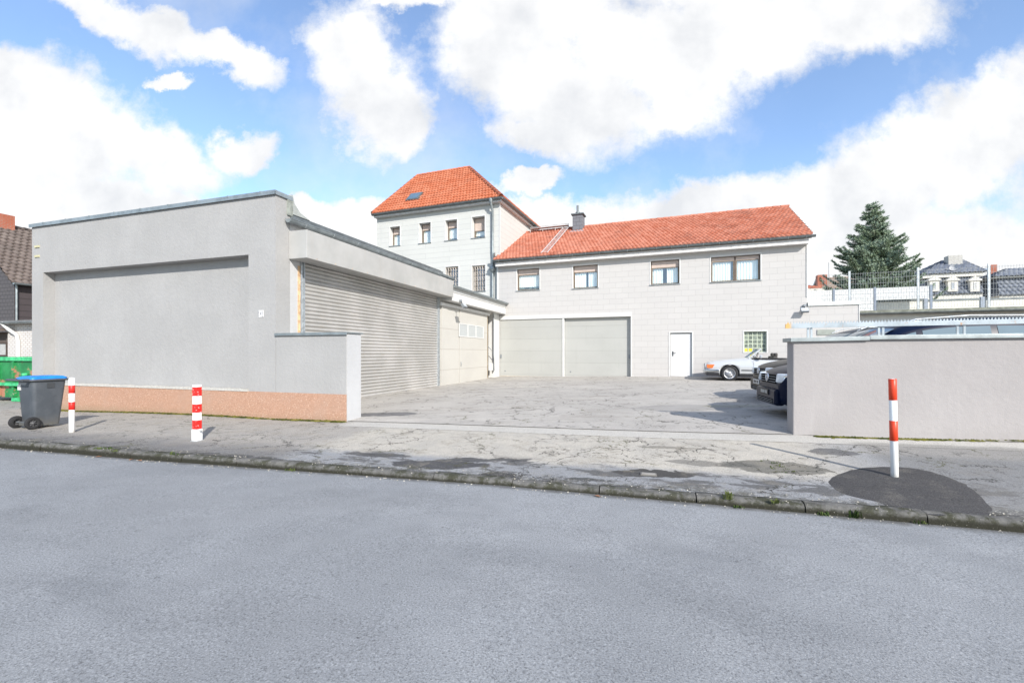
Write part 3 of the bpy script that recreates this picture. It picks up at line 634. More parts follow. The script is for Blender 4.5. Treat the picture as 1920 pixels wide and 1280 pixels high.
# ================================================================ left rendered garage building
g = root('garage_building', L, 'low grey rendered building with a long roller shutter and an orange plinth at the left', 'garage building')
uL = L.u(60); zt = L.z(0, 0, 360); zc = zt
pl = L.z(-1, 0, 733) if False else .625
ua0, ua1 = L.u(81), L.u(466); za1 = (L.z(ua1, 0, 476) + L.z(ua0, 0, 512)) / 2; adep = .26
u_lw, w_end = L.u(650), L.v(677, L.u(650))
vend = L.v(822, 0)                                  # end of the shutter
side_top = L.z(0, L.v(545, 0), 412) - .02
mb = MB(); wall_mesh(mb, uL, 0, -.6, zt, 0, [(ua0, ua1, pl, za1)], adep)
mb.quad((ua0, adep, pl), (ua1, adep, pl), (ua1, adep, za1), (ua0, adep, za1))
pt = .42                                            # parapet thickness
mb.quad((0, 0, -.6), (0, pt, -.6), (0, pt, zt), (0, 0, zt)); mb.quad((uL, 0, -.6), (uL, pt, -.6), (uL, pt, zt), (uL, 0, zt))
mb.quad((uL, pt, -.6), (0, pt, -.6), (0, pt, zt), (uL, pt, zt)); mb.quad((uL, 0, zt), (0, 0, zt), (0, pt, zt), (uL, pt, zt))
mb.build('front_wall', m_ren, g)
v_s0 = L.v(566, 0); v_g0 = L.v(548, 0)
mb = MB(); wall_mesh_side = []
zsb = .1; z_sh = L.z(0, v_s0, 480) 
zb1 = (L.z(0, vend, 553))
# side wall: pieces round the shutter opening (plane u = 0)
def sidebox(mb, u0, u1, v0, v1, z0, z1): mb.box(u0, u1, v0, v1, z0, z1)
mb = MB(); sidebox(mb, -.3, -.004, pt, v_s0, -.5, side_top); sidebox(mb, -.3, -.004, v_s0, vend + .15, z_sh + .25, side_top); mb.build('side_wall', m_renW, g)
MB().box(uL, -.3, 9.5, 9.8, -.5, side_top).box(uL, uL + .3, pt, 9.5, -.5, side_top).build('rear_wall', m_ren, g)
MB().box(uL - .02, .10, pt + .002, vend + .2, side_top, side_top + .10).build('roof', m_zincd, g)
mb = MB(); mb.box(uL - .05, .035, -.05, pt + .05, zt + .002, zt + .035)
for k_ in range(9): x = uL + (0 - uL) * (k_ + .6) / 9; mb.box(x - .02, x + .02, -.056, pt + .056, zt + .0, zt + .043)
mb.box(uL - .05, .035, -.05, -.035, zt - .06, zt + .002); mb.box(.02, .035, -.05, pt + .05, zt - .06, zt + .002); mb.build('coping', m_zinc, g)
mb = MB(); mb.box(-.02, .03, pt - .10, pt + .06, side_top + .1, zt); mb.build('parapet_edge', simple('mossy_zinc', (.30, .32, .29), .8, .2, .3, .3, 9), g)
MB().box(uL - .0, u_lw - .0, -.022, -.002, -.5, pl).box(ua0 + .01, ua1 - .01, -.002, adep - .01, pl - .3, pl - .004).build('plinth', m_plinth, g)
mb = MB()
for i in range(90): x = ua0 + (ua1 - ua0) * i / 90; mb.box(x, x + (ua1 - ua0) / 90 + .001, -.03 - .012 * random.random(), adep - .02, pl - .002, pl + .028 + .02 * random.random())
mb.build('ledge', simple('white_mortar', (.47, .46, .43), .9, 0, .2, .12, 20), g)
for zpx in (462.5, 480.5):
    x = L.u(70.5); z = L.z(x, 0, zpx); MB().box(x - .10, x + .10, -.025, .0, z - .028, z + .028).build('wall_bracket', simple('yellow_plate', (.50, .47, .30), .7), g)
# shutter box, guide rails, roller shutter
bp = .52; vb0 = L.v(540, 0); ub = bp
vb1 = L.v(850, ub) if L.v(850, ub) > 0 else vend + .3
zb_b, zb_t = L.z(ub, L.v(575.3, ub), 483), L.z(ub, L.v(575.3, ub), 430)
vb0 = L.v(575.3, ub)
mb = MB(); mb.box(.002, ub, vb0, vb1, zb_b + .0, zb_t); bx = mb.build('shutter_housing', m_box, g, .008)
mb = MB(); mb.box(.01, ub - .02, vb0 - .006, vb0, zb_b + .02, zb_t - .02)
for k_ in range(12): y = vb0 + (vb1 - vb0) * (k_ + .5) / 12; MB().lathe((ub, y, zb_b + .03), (1, 0, 0), [(.012, 0), (.008, .008), (.001, .01)], 6).build('rivet', m_rust, bx)
zsh0, zsh1 = .19, zb_b + .12; pitch = .098; prof = [(0, 0), (.014, .010), (.026, .030), (.030, .048), (.026, .068), (.014, .086), (.0, .092), (-.006, .098)]
mb = MB(); vs = []; n = int((zsh1 - zsh0) / pitch); pp = [(-.05 + p, zsh0 + i * pitch + q) for i in range(n) for p, q in prof]
ny = 26
for j in range(ny + 1):
    y = v_s0 + .05 + (vend - .08 - v_s0) * j / ny
    vs += [(p + .008 * math.sin(y * 1.7 + q * .8), y, q) for p, q in pp]
m_ = len(pp); mb.add(vs, [(j * m_ + i, (j + 1) * m_ + i, (j + 1) * m_ + i + 1, j * m_ + i + 1) for j in range(ny) for i in range(m_ - 1)], True)
sh = mb.build('roller_shutter', m_shut, g, recalc=False)
MB().box(-.07, .0, v_s0 + .05, vend - .05, zsh0 - .09, zsh0 + .01).build('bottom_rail', m_galv, sh)
for (a_, b_) in ((v_s0 - .05, v_s0 + .07), (vend - .07, vend + .05)):
    mb = MB(); mb.box(-.10, .02, a_, a_ + .05, .05, zb_b + .06); mb.box(-.10, .035, b_ - .03, b_, .05, zb_b + .06); mb.box(-.10, -.005, a_ + .05, b_ - .03, .05, zb_b + .06); mb.build('guide_rail', m_galv, g)
MB().box(-.003, .006, v_s0 - .13, v_s0 - .055, .05, zb_b - .1).build('rust_stain', m_rust, g)
gt = gutter('gutter', g, pt - .18, L.v(850, .12), .12, side_top - .02, .085, m_zinc, 'y', 9)
MB().box(-.3, .0, pt + .1, vend + .2, side_top + .102, side_top + .16).build('roof_edge', m_zincd, g)
mb = MB(); mb.prism([(-.25, pt + .06, side_top + .16), (-.25, pt + .62, side_top + .16), (-.25, pt + .30, side_top + .26), (-.25, pt + .12, side_top + .42), (-.25, pt + .06, side_top + .62)], (.27, 0, 0)); mb.build('flashing', simple('old_flashing', (.40, .42, .40), .7, .3), g)
# hydrant sign
xs_, zs_ = L.u(489.5), L.z(L.u(489.5), 0, 588)
q = L.w(xs_, -.002, zs_); hs = empty('hydrant_sign', q, L.a, 'tiny white enamel plate with dark marks screwed to the grey rendered wall', 'sign')
MB().box(-.075, .075, -.012, 0, -.075, .075).build('plate', simple('enamel', (.8, .8, .8), .3), hs, .003)
mb = MB(); mb.box(-.068, -.055, -.0135, -.0125, -.068, .068).box(.055, .068, -.0135, -.0125, -.068, .068).box(-.022, -.008, -.0135, -.0125, -.045, .05).box(.012, .026, -.0135, -.0125, -.045, .05).box(-.008, .012, -.0135, -.0125, -.006, .008)
mb.build('lettering', simple('ink', (.02, .02, .04), .5), hs)

# low wall at the corner
lw = root('low_wall', L, 'low light grey rendered wall with a zinc cap, between pavement and roller shutter', 'wall')
zl = L.z(0, 0, 627)
mb = MB(); mb.box(.003, u_lw, .0, w_end, -.4, zl); mb.build('wall', m_ren, lw, .012); MB().box(u_lw + .0005, u_lw + .006, .012, w_end - .012, -.3, zl - .012).build('end_face', stucco('sunlit_render', (.47, .475, .485), .5), lw)  # end face coloured paler and bluer to stand for the light on it
MB().box(.003, u_lw + .03, -.04, w_end + .03, zl + .001, zl + .03).box(.003, u_lw + .03, -.04, -.03, zl - .03, zl + .001).build('cap', m_zinc, lw, .004)

# ================================================================ beige garage between the shutter and the long building
G2 = L
b2 = root('beige_garage', L, 'beige panelled garage with three small windows between the roller shutter and the long white building', 'garage')
vB = L.v(935, 0); vd = L.v(912, 0); vp0 = L.v(924, 0); zf_t = L.z(0, L.v(938, .4), 573); zf_b = L.z(0, L.v(935, .25), 596)
z_top = L.z(.25, L.v(905, .25), 561); z_tr = L.z(0, L.v(905, 0), 588)
MB().box(-.25, 0, vend + .16, vd, .0, z_tr).build('wall', m_beige, b2)
vsplit = L.v(859, 0)
MB().box(0.004, .05, vend + .2, vsplit - .02, .2, z_tr - .06).build('door_leaf', m_beige, b2)
dl = MB().box(.004, .07, vsplit + .02, vd - .05, .2, z_tr - .06).build('sliding_door', m_beige, b2)
w0, w1 = L.v(860.5, .07), L.v(906, .07); zw1, zw0 = L.z(.07, w0, 607), L.z(.07, w0, 629)
mb = MB()
for k_ in range(4): y = w0 + (w1 - w0) * k_ / 3; mb.box(.072, .09, y - .03, y + .03, zw0 - .04, zw1 + .04)
mb.box(.0725, .088, w0, w1, zw1, zw1 + .04).box(.0725, .088, w0, w1, zw0 - .04, zw0); mb.build('window_frame', m_white, dl)
for k_ in range(3): MB().box(.0705, .076, w0 + (w1 - w0) * k_ / 3 + .03, w0 + (w1 - w0) * (k_ + 1) / 3 - .03, zw0, zw1).build('pane', simple('frosted_pane', (.42, .44, .44), .5, 0, .3, .03), dl)
hh = MB(); hh.tube([(.075, vsplit + .10, .95), (.10, vsplit + .10, .95), (.10, vsplit + .10, 1.12), (.075, vsplit + .10, 1.12)], .012, 6).build('handle', m_steel, dl)
MB().box(-.02, .10, vend + .05, vd + .25, z_tr - .05, z_tr + .07).build('door_track', m_white, b2)
MB().box(-.25, -.03, vend + .16, vB - .05, z_tr + .07, z_top + .0).build('lintel', m_beige, b2)
zt2 = z_top + .08
mb = MB(); mb.box(-.25, .42, vend + .35, vB - .05, zt2 - .55, zt2); mb.build('fascia', m_white, b2)
mb = MB(); mb.box(.421, .45, vend + .35, vB - .05, zt2 - .20, zt2 - .17); mb.build('fascia_strip', m_white, b2)
MB().box(-3.5, .46, vend + .3, vB - .02, zt2 + .002, zt2 + .08).build('roof', m_zincd, b2)
gutter('gutter', b2, vend + .3, vB - .05, .52, zt2 + .02, .07, m_zinc, 'y', 5)
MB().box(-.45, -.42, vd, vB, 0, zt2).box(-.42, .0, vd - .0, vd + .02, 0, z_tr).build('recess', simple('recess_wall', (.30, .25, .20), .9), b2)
MB().box(-.25, .05, vp0, vB - .06, .0, zt2 - .56).build('pillar', m_white, b2)
mb = MB(); mb.box(-.05, -.01, vd + .12, vd + .2, .1, z_tr).build('door_post', simple('ochre_wood', (.42, .30, .16), .8), b2)
MB().tube([(.08, vp0 - .1, z_tr + .1), (.08, vp0 - .1, .55)], .025, 8).build('standpipe', m_steel, b2)
mb = MB(); mb.tube([(-.1, vd + .35, 1.9), (.1, vd + .6, 1.6), (.12, vp0 - .15, 1.25), (.12, vp0 - .1, .6)], .015, 6); mb.tube([(-.12, vd + .3, 1.95), (-.12, vd + .3, 1.0), (0, vd + .3, .9)], .015, 6); mb.build('barrier_rod', m_steel, b2)
MB().box(-.02, .12, vd + .3, vd + .62, .62, 1.0).build('meter_box', m_white, b2, .01)
# ---- floodlights
def floodlight(fr, u_, v_, z_, ang, label):
    q = fr.w(u_, v_, z_); r_ = empty('floodlight', q, fr.a + ang, label, 'floodlight', 'floodlights on the yard walls')
    MB().box(-.05, .05, -.09, 0, .0, .09).build('junction_box', m_steel, r_, .006)
    MB().tube([(0, -.06, 0), (-.02, -.14, -.08), (-.02, -.16, -.14)], .018, 6).build('arm', m_black, r_)
    M_ = Matrix.Translation((-.03, -.2, -.17)) @ Matrix.Rotation(R(-38), 4, 'X')
    h_ = MB().box(-.15, .15, -.06, .05, -.10, .10, M_).build('lamp_head', m_steel, r_, .012)
    MB().box(-.13, .13, -.066, -.061, -.08, .08, M_).build('lens', simple('lamp_glass', (.55, .58, .6), .1, 0, .6), h_)
floodlight(L, .43, L.v(862, .43), L.z(.43, L.v(862, .43), 566), R(90), 'small floodlight under the white eaves of the beige garage')

# ================================================================ long white building
lb = root('long_building', B, 'long white clad building with red tiled roof, white door and two grey garage doors', 'building')
ue = B.u(1513); z0b = -.2
def ctr(fr, x0, x1, ya, yb, yc, yd_, v=0):
    """opening from the photograph: left, right, top at left/right, bottom at left/right"""
    a, b = fr.u(x0, v), fr.u(x1, v)
    return a, b, (fr.z(a, v, yc) + fr.z(b, v, yd_)) / 2, (fr.z(a, v, ya) + fr.z(b, v, yb)) / 2
W = [ctr(B, 969, 1011.5, 504.5, 502, 545.5, 543), ctr(B, 1074, 1121, 498, 495.5, 541.5, 539), ctr(B, 1220, 1274, 489, 485.5, 534, 532), ctr(B, 1333, 1426, 482, 475.5, 529.5, 525)]
zw = (sum(q[3] for q in W[:2]) / 2)
GB = ctr(B, 1395, 1437.5, 621, 621, 660, 660)
DR = ctr(B, 1256.5, 1297.5, 623.5, 623.5, 707, 706.5)
GD = ctr(B, 937, 1183, 598.5, 594, 705, 708)
z_eave = (B.z(B.u(1513), 0, 452) + B.z(B.u(937), 0, 496)) / 2
dR = 4.6; ridge_v = dR
v_e = -.42; z_g = (B.z(B.u(1518, v_e), v_e, 440) + B.z(B.u(932, v_e), v_e, 489)) / 2
u_r = B.u(1474, ridge_v); z_r = (B.z(u_r, ridge_v, 393) + B.z(B.u(1110, ridge_v), ridge_v, 419)) / 2
mb = MB(); wall_mesh(mb, -.06, ue, z0b, z_eave, 0, W + [GB, (DR[0], DR[1], z0b, DR[3]), (GD[0], GD[1], z0b, GD[3])], .30)
mb.quad((ue, 0, z0b), (ue, 9.2, z0b), (ue, 9.2, z_eave), (ue, 0, z_eave)); mb.poly([(ue, 0, z_eave), (ue, 9.2, z_eave), (ue, 4.6, z_eave + (z_r - z_g) * .9)])
mb.quad((-.06, 9.2, z0b), (ue, 9.2, z0b), (ue, 9.2, z_eave), (-.06, 9.2, z_eave)); mb.quad((-.06, 0, z0b), (-.06, 9.2, z0b), (-.06, 9.2, z_eave), (-.06, 0, z_eave))
mb.build('wall', m_sideR, lb)
MB().quad((-.06, .8, z_eave - .02), (ue, .8, z_eave - .02), (ue, 9, z_eave - .02), (-.06, 9, z_eave - .02)).build('attic_floor', m_dglass, lb)
MB().box(-.09, -.02, -.03, .02, z0b + 3.3, z_eave).build('corner_strip', m_white, lb); MB().box(ue - .02, ue + .03, -.03, .03, GD[3] + .6, z_eave).build('corner_strip', m_white, lb)
gaps = [None, None, None, None]
ww = [q[1] - q[0] for q in W]
gaps[1] = (W[1][0] + ww[1] * .50, W[1][0] + ww[1] * .58); gaps[2] = (W[2][0] + ww[2] * .42, W[2][0] + ww[2] * .56); gaps[3] = (W[3][0] + ww[3] * .42, W[3][0] + ww[3] * .50)
for i, q in enumerate(W):
    window(lb, *q, 0, .22, blind=(.22, .24, .25, .13)[i], mull=1 if i == 3 else 0, gap=gaps[i], lace=(i == 0), label=('window with lace curtain and plants', None, None, 'wide double window')[i])
# glass block window
mb = MB(); n = 5; a, b, c_, d_ = GB; t = .018; bw_, bh_ = (b - a) / n, (d_ - c_) / n
ring(mb, a + .003, b - .003, c_ + .003, d_ - .003, .03, .10, .2)
for k_ in range(1, n): mb.box(a + k_ * bw_ - t, a + k_ * bw_ + t, .105, .2, c_ + .03, d_ - .03); mb.box(a + .03, b - .03, .106, .199, c_ + k_ * bh_ - t, c_ + k_ * bh_ + t)
gbw = mb.build('glass_block_window', simple('mortar', (.48, .53, .42), .8), lb)
mb = MB(); ring(mb, a - .04, b + .04, c_ - .04, d_ + .04, .04, -.014, .02); mb.build('surround', m_white, gbw)
mgb = Mat('glass_block', .08, 0, .7); mgb.col(mgb.mix(mgb.ramp(mgb.noise(9, 3), .45, .6), (.13, .15, .12), (.26, .30, .25))); mgb.bump(mgb.noise(25, 3), .6, .02)
myl = simple('yellow_block', (.80, .58, .05), .2, 0, .6, .2, 12)
for i in range(n):
    for j in range(n):
        x, z = a + bw_ * (i + .5), c_ + bh_ * (j + .5); h = bw_ * .5 - t
        MB().box(x - h, x + h, .115, .19, z - bh_ * .5 + t, z + bh_ * .5 - t).build('glass_block', myl if i < 2 and j < 1 else mgb.m, gbw, .012)
# door
a, b, c_, d_ = DR; c_ = gzf(B, (a + b) / 2, 0) + .02
mb = MB(); ring(mb, a - .05, b + .05, c_ - .15, d_ + .05, .05, -.016, .03); dr = mb.build('door_frame', m_white, lb)
dd = MB().box(a + .01, b - .03, .07, .12, c_, d_ - .03).build('door', m_wdoor, lb, .004)
hd = MB().box(a + .10, a + .14, .05, .07, c_ + .95, c_ + 1.17); hd.tube([(a + .12, .05, c_ + 1.1), (a + .12, .02, c_ + 1.1), (a + .25, .02, c_ + 1.1)], .012, 6); hd.build('handle', m_black, dd)
MB().box(b - .03, b - .001, .03, .13, c_, d_ - .03).build('door_jamb', simple('jamb_grey', (.42, .45, .45), .5), dd)
# garage doors
a, b, c_, d_ = GD; um = B.u(1056); zg = gzf(B, a, 0)
mb = MB(); mb.box(a - .05, b + .04, -.03, .0, d_, d_ + .19); mb.box(b - .005, b + .035, -.03, .05, z0b, d_); mb.box(um - .045, um + .045, .0, .14, z0b, d_ - .002); mb.build('door_surround', m_white, lb)
for (p, q, rec) in ((a + .01, um - .05, .03), (um + .05, b - .01, .16)):
    gd = MB().box(p, q, rec, rec + .05, zg - .02, d_ - .0).build('garage_door', m_sect, lb)
    MB().box(p, q, rec - .015, rec - .001, zg - .03, zg + .06).build('bottom_seal', simple('seal', (.42, .38, .32), .8), gd)
    MB().lathe((p + .3, rec - .02, zg + .32), (0, 1, 0), [(.03, .02), (.03, 0), (.001, 0)], 8).build('knob', m_steel, gd)
    x = p + .06 if rec < .1 else q - .08; MB().box(x - .03, x + .03, rec - .03, rec - .001, zg + 1.0, zg + 1.2).build('handle', m_steel, gd)
# roof
mb = MB(); bdv = Vector((0, ridge_v - v_e, z_r - z_g - .05)); Lb = bdv.length
tiles(mb, (0, v_e + .02, z_g + .04), (1, 0, 0), bdv, Lb, lambda b: -.12, lambda b: ue + .12)
ridge_tiles(mb, (-.1, ridge_v, z_r), (ue + .15, ridge_v, z_r), .12)
bd2 = Vector((0, -(ridge_v - v_e), z_r - z_g - .05)); tiles(mb, (0, 2 * ridge_v - v_e, z_g + .04), (1, 0, 0), bd2, Lb, lambda b: -.12, lambda b: ue + .12)
rf = mb.build('roof', m_tileR, lb, recalc=False)
mb = MB(); mb.prism([(0, v_e + .08, z_g - .02), (0, ridge_v, z_r - .05), (0, 2 * ridge_v - v_e, z_g - .02), (0, 2 * ridge_v - v_e, z_g - .1), (0, ridge_v, z_r - .16), (0, v_e + .08, z_g - .1)], (ue + .1, 0, 0)); mb.build('roof_deck', simple('roof_boards', (.25, .2, .16), .9), lb)
MB().box(-.05, ue + .0, v_e + .10, -.002, z_g - .30, z_g - .10).build('soffit', simple('soffit_paint', (.62, .60, .58), .7), lb)
gutter('gutter', lb, -.15, ue + .22, v_e + .0, z_g + .0, .085, m_zincd, 'x', 22)
# chimney, roof ladder and ridge walkway
uc = B.u(1086.5, ridge_v - .2); hw = (B.u(1097, ridge_v - .2) - B.u(1076, ridge_v - .2)) / 2 * .86; zc1 = B.z(uc, ridge_v - .2, 407)
ch = MB().box(uc - hw, uc + hw, ridge_v - .75, ridge_v - .1, z_r - .6, zc1).build('chimney', siding('slate_cladding', (.17, .18, .20), (.08, .08, .09), .4, .22, .01), rf)
MB().box(uc - hw - .08, uc + hw + .08, ridge_v - .83, ridge_v - .02, zc1, zc1 + .07).build('chimney_cap', m_zincd, ch)
MB().tube([(uc - .05, ridge_v - .45, zc1 + .07), (uc - .05, ridge_v - .45, zc1 + .22)], .13, 10).tube([(uc - .05, ridge_v - .45, zc1 + .22), (uc - .05, ridge_v - .45, zc1 + .62)], .07, 10).build('flue', m_zincd, ch)
MB().box(uc - hw - .12, uc + hw + .12, ridge_v - .95, ridge_v - .76, z_r - .55, z_r - .42).build('flashing', m_galv, ch)
ld = MB(); xb, xt = B.u(1020, v_e), B.u(1062, ridge_v); nrm = Vector((0, -(z_r - z_g), ridge_v - v_e)).normalized() * .10; p0 = Vector((xb, v_e + .25, z_g + .16)); p1 = Vector((xb, ridge_v - .15, z_r - .03))
xl = (xb + xt) / 2; 
for dx in (-.17, .17): ld.tube([Vector((xl + dx, p0.y, p0.z)) + nrm, Vector((xl + dx, p1.y, p1.z)) + nrm], .022, 6)
for i in range(24): q = p0.lerp(p1, (i + .5) / 24); ld.tube([Vector((xl - .17, q.y, q.z)) + nrm, Vector((xl + .17, q.y, q.z)) + nrm], .014, 5)
ld.build('roof_ladder', simple('pale_metal', (.62, .58, .56), .5, .3), rf)
x0_, x1_ = B.u(998, ridge_v), B.u(1068, ridge_v); wk = MB().box(x0_, x1_, ridge_v - .42, ridge_v - .12, z_r + .10, z_r + .13)
for i in range(4): x = x0_ + (x1_ - x0_) * i / 3; wk.tube([(x, ridge_v - .4, z_r - .16), (x, ridge_v - .3, z_r + .22)], .018, 5)
wk.tube([(x0_, ridge_v - .3, z_r + .22), (x1_, ridge_v - .3, z_r + .22)], .015, 5); wk.build('roof_walkway', simple('grate', (.48, .45, .44), .6, .4), rf)
# low extension at the right, same cladding
ux = B.u(1610); zx = (B.z(ux, 0, 570.5) + B.z(ue, 0, 574)) / 2
MB().box(ue + .002, ux, .0, 1.2, z0b, zx).build('extension_wall', m_sideR, lb)
MB().box(ue + .03, ux + .05, -.05, 1.25, zx + .001, zx + .16).build('extension_coping', simple('pale_coping', (.58, .60, .58), .5, .2), lb)
MB().box(ux - .0, ux + .03, -.02, .02, z0b, zx).build('corner_strip', m_white, lb)
va = B.u(1530); MB().box(B.u(1532), B.u(1565), -.03, -.001, B.z(va, 0, 628), B.z(va, 0, 618)).build('vent_grille', simple('vent', (.28, .30, .27), .6), lb)
floodlight(B, B.u(1508), -.01, B.z(B.u(1508), 0, 575), 0, 'floodlight on the corner of the long white building below its right eave')

# ================================================================ tall house
th = root('tall_house', T, 'tall grey clad house with an orange hipped roof and small windows behind the low garages', 'house')
u0, u1 = T.u(707), T.u(937); zth = (T.z(u0, 0, 404) + T.z(u1, 0, 377)) / 2; td = T.v(1003, u1) * 1.0
TW = [ctr(T, 731, 750, 426, 424.5, 461, 460), ctr(T, 786, 807.5, 418, 417, 456.5, 455.5), ctr(T, 835, 857, 413, 411.5, 451, 450), ctr(T, 885, 909, 406.5, 404.8, 446.5, 445.5),
      ctr(T, 835, 859.5, 500, 499.5, 549, 548), ctr(T, 885, 910, 498, 497, 546.5, 545.5), ctr(T, 786, 807, 502, 501, 552, 551)]
# common heights per row
rows = [(TW[:4], None), (TW[4:], None)]
zz0 = sum(q[2] for q in TW[:4]) / 4; zz1 = sum(q[3] for q in TW[:4]) / 4; TW2 = [(q[0], q[1], (q[2] + zz0) / 2, (q[3] + zz1) / 2) for q in TW[:4]] + TW[4:]
mb = MB(); wall_mesh(mb, u0, u1, 0, zth, 0, TW2, .42)
for (xa, xb) in ((u1, u1), (u0, u0)): mb.quad((xa, 0, 0), (xa, td, 0), (xa, td, zth), (xa, 0, zth))
mb.quad((u0, td, 0), (u1, td, 0), (u1, td, zth), (u0, td, zth)); mb.build('wall', m_sideT, th)
MB().quad((u0 + .1, .7, zth - .02), (u1 - .1, .7, zth - .02), (u1 - .1, td, zth - .02), (u0 + .1, td, zth - .02)).build('attic_floor', m_dglass, th)
MB().box(u1 - .01, u1 + .03, -.03, .03, 4, zth).build('corner_strip', m_white, th)
for i, q in enumerate(TW2):
    window(th, *q, 0, .38, blind=(.3, .26, .28, .56, 0, 0, 0)[i], lace=i in (2, 3), bars=i > 3, trim=.05)
MB().box(u0 - .03, u1 + .2, -.28, -.002, zth - .16, zth).box(u1 + .002, u1 + .2, -.0, td, zth - .16, zth).box(u0 - .06, u0 - .002, 0, td, zth - .16, zth).build('soffit', simple('soffit_white', (.58, .58, .57), .7), th)
ge = -.34; zge = (T.z(T.u(707, ge), ge, 399) + T.z(T.u(939, ge), ge, 372)) / 2
gutter('gutter', th, u0 - .10, u1 + .30, ge, zge, .10, m_zincd, 'x', 0); gutter('gutter', th, ge, td, u1 + .26, zge, .10, m_zincd, 'y', 0)
dr_ = td / 2; ul_, ur_ = T.u(783, dr_), T.u(880, dr_); zrr = (T.z(ul_, dr_, 330) + T.z(ur_, dr_, 316)) / 2
print('tower', u0, u1, td, ul_, ur_, zrr, zge, 'long', ue, z_g, z_r, 'z', zt, zl, side_top)
mb = MB(); ea, eb = u0 - .08, u1 + .24; bd = Vector((0, dr_ - ge, zrr - zge)); Lb = bd.length
tiles(mb, (0, ge + .02, zge + .04), (1, 0, 0), bd, Lb, lambda b: ea + (ul_ - ea) * b / Lb, lambda b: eb + (ur_ - eb) * b / Lb, tw=.195, th=.31, hgt=.055, lift=.065)
bk = Vector((0, -(td - ge - dr_), zrr - zge)); L2 = bk.length
tiles(mb, (0, td - ge, zge + .04), (1, 0, 0), bk, L2, lambda b: ea + (ul_ - ea) * b / L2, lambda b: eb + (ur_ - eb) * b / L2, tw=.195, th=.31, hgt=.055, lift=.065)
for (e, rr_, sg) in ((eb, ur_, -1), (ea, ul_, 1)):
    bs = Vector((rr_ - e, 0, zrr - zge)); Ls = bs.length; y0, y1 = ge, td - ge
    tiles(mb, (e, 0, zge + .04), (0, 1, 0), bs, Ls, lambda b: y0 + (dr_ - y0) * b / Ls, lambda b: y1 + (dr_ - y1) * b / Ls, tw=.195, th=.31, hgt=.055, lift=.065)
for (p, q) in (((ul_, dr_, zrr + .04), (ur_, dr_, zrr + .04)), ((ea, ge, zge + .08), (ul_, dr_, zrr + .04)), ((eb, ge, zge + .08), (ur_, dr_, zrr + .04)), ((eb, td - ge, zge + .08), (ur_, dr_, zrr + .04)), ((ea, td - ge, zge + .08), (ul_, dr_, zrr + .04))): ridge_tiles(mb, p, q, .13)
rft = mb.build('roof', m_tileT, th, recalc=False)
# skylight
tt = .28; yv = ge + (dr_ - ge) * tt; xk = T.u(778, yv); nn = Vector((0, -(zrr - zge), dr_ - ge)).normalized(); up_ = bd.normalized()
Ms = Matrix((( 1, up_.x, nn.x, xk), (0, up_.y, nn.y, yv), (0, up_.z, nn.z, zge + (zrr - zge) * tt + .05), (0, 0, 0, 1)))
sk = MB().box(-.42, .42, -.42, .42, 0, .14, Ms).build('skylight', m_zincd, rft, .01)
MB().box(-.34, .34, -.33, .35, .141, .15, Ms).build('pane', simple('sky_glass', (.10, .16, .22), .05, 0, .9), sk)
ud = T.u(923.5, -.12); zmeet = T.z(ud, -.12, 482)
dp = MB().tube([(ud, ge, zge - .05), (ud, ge + .05, zge - .35), (ud, -.1, zge - .6), (ud, -.1, zmeet + .3), (ud + .05, -.12, zmeet), (ud + .0, -.12, zmeet - .5)], .065, 10).tube([(ud, -.12, zmeet - .5), (ud, -.12, 3.0)], .06, 10)
dp.lathe((ud, -.13, zmeet - .85), (0, 0, 1), [(.05, 0), (.15, .12), (.16, .32), (.05, .4)], 12); dp.lathe((ud, ge, zge - .12), (0, 0, 1), [(.06, -.1), (.12, .05), (.12, .12)], 12); dp.build('downpipe', m_zinc, th)
MB().tube([(ud + .02, -.14, zmeet - .35), (ud + .22, -.4, zmeet - .1), (ud + .28, -.55, zmeet + .12)], .055, 8).build('pipe_elbow', m_zinc, th)
# ================================================================ street wall with toothed rail
sw = root('street_wall', S, 'long mauve grey rendered wall with a metal cap along the pavement at the right', 'wall')
uE = 9.0; vW = max(.28, S.v(1478.5, 0)); zsw = 1.735
mb = MB(); nx = 60; zt_f = lambda x: zsw + .006 * x
V = []; fs = []
mb.add([(0, 0, -.3), (uE, 0, -.3), (uE, 0, zt_f(uE)), (0, 0, zt_f(0)), (0, vW, -.3), (uE, vW, -.3), (uE, vW, zt_f(uE)), (0, vW, zt_f(0))], [(0, 1, 2, 3), (4, 7, 6, 5), (0, 3, 7, 4), (1, 5, 6, 2), (3, 2, 6, 7)])
mb.build('wall', m_mauve, sw, .015)
mb = MB()
for i, (a, b) in enumerate(((-.05, 1.05), (1.052, 4.0), (4.002, 7.0), (7.002, uE))):
    dz = (0, .012, .006, .0)[i]; za, zb = zt_f(a) + .004 + (-.012 if i == 0 else dz), zt_f(b) + .004 + dz
    for (v0_, v1_, l, h) in ((-.05, vW + .05, .0, .018), (-.05, -.04, -.045, .0), (vW + .04, vW + .05, -.045, .0)):
        mb.add([(a, v0_, za + l), (b, v0_, zb + l), (b, v1_, zb + l), (a, v1_, za + l), (a, v0_, za + h), (b, v0_, zb + h), (b, v1_, zb + h), (a, v1_, za + h)], [(0, 3, 2, 1), (4, 5, 6, 7), (0, 1, 5, 4), (1, 2, 6, 5), (2, 3, 7, 6), (3, 0, 4, 7)])
mb.box(-.05, -.042, -.05, vW + .05, zt_f(0) - .05, zt_f(0)); mb.build('cap', m_zinc, sw, .003)
mg2 = Mat('weathered_galvanising', .5, .35, .5); c = mg2.mix(mg2.ramp(mg2.noise(5, 5, .6), .35, .7), (.36, .41, .45), (.26, .30, .33)); x_, y_, z_ = mg2.xyz()
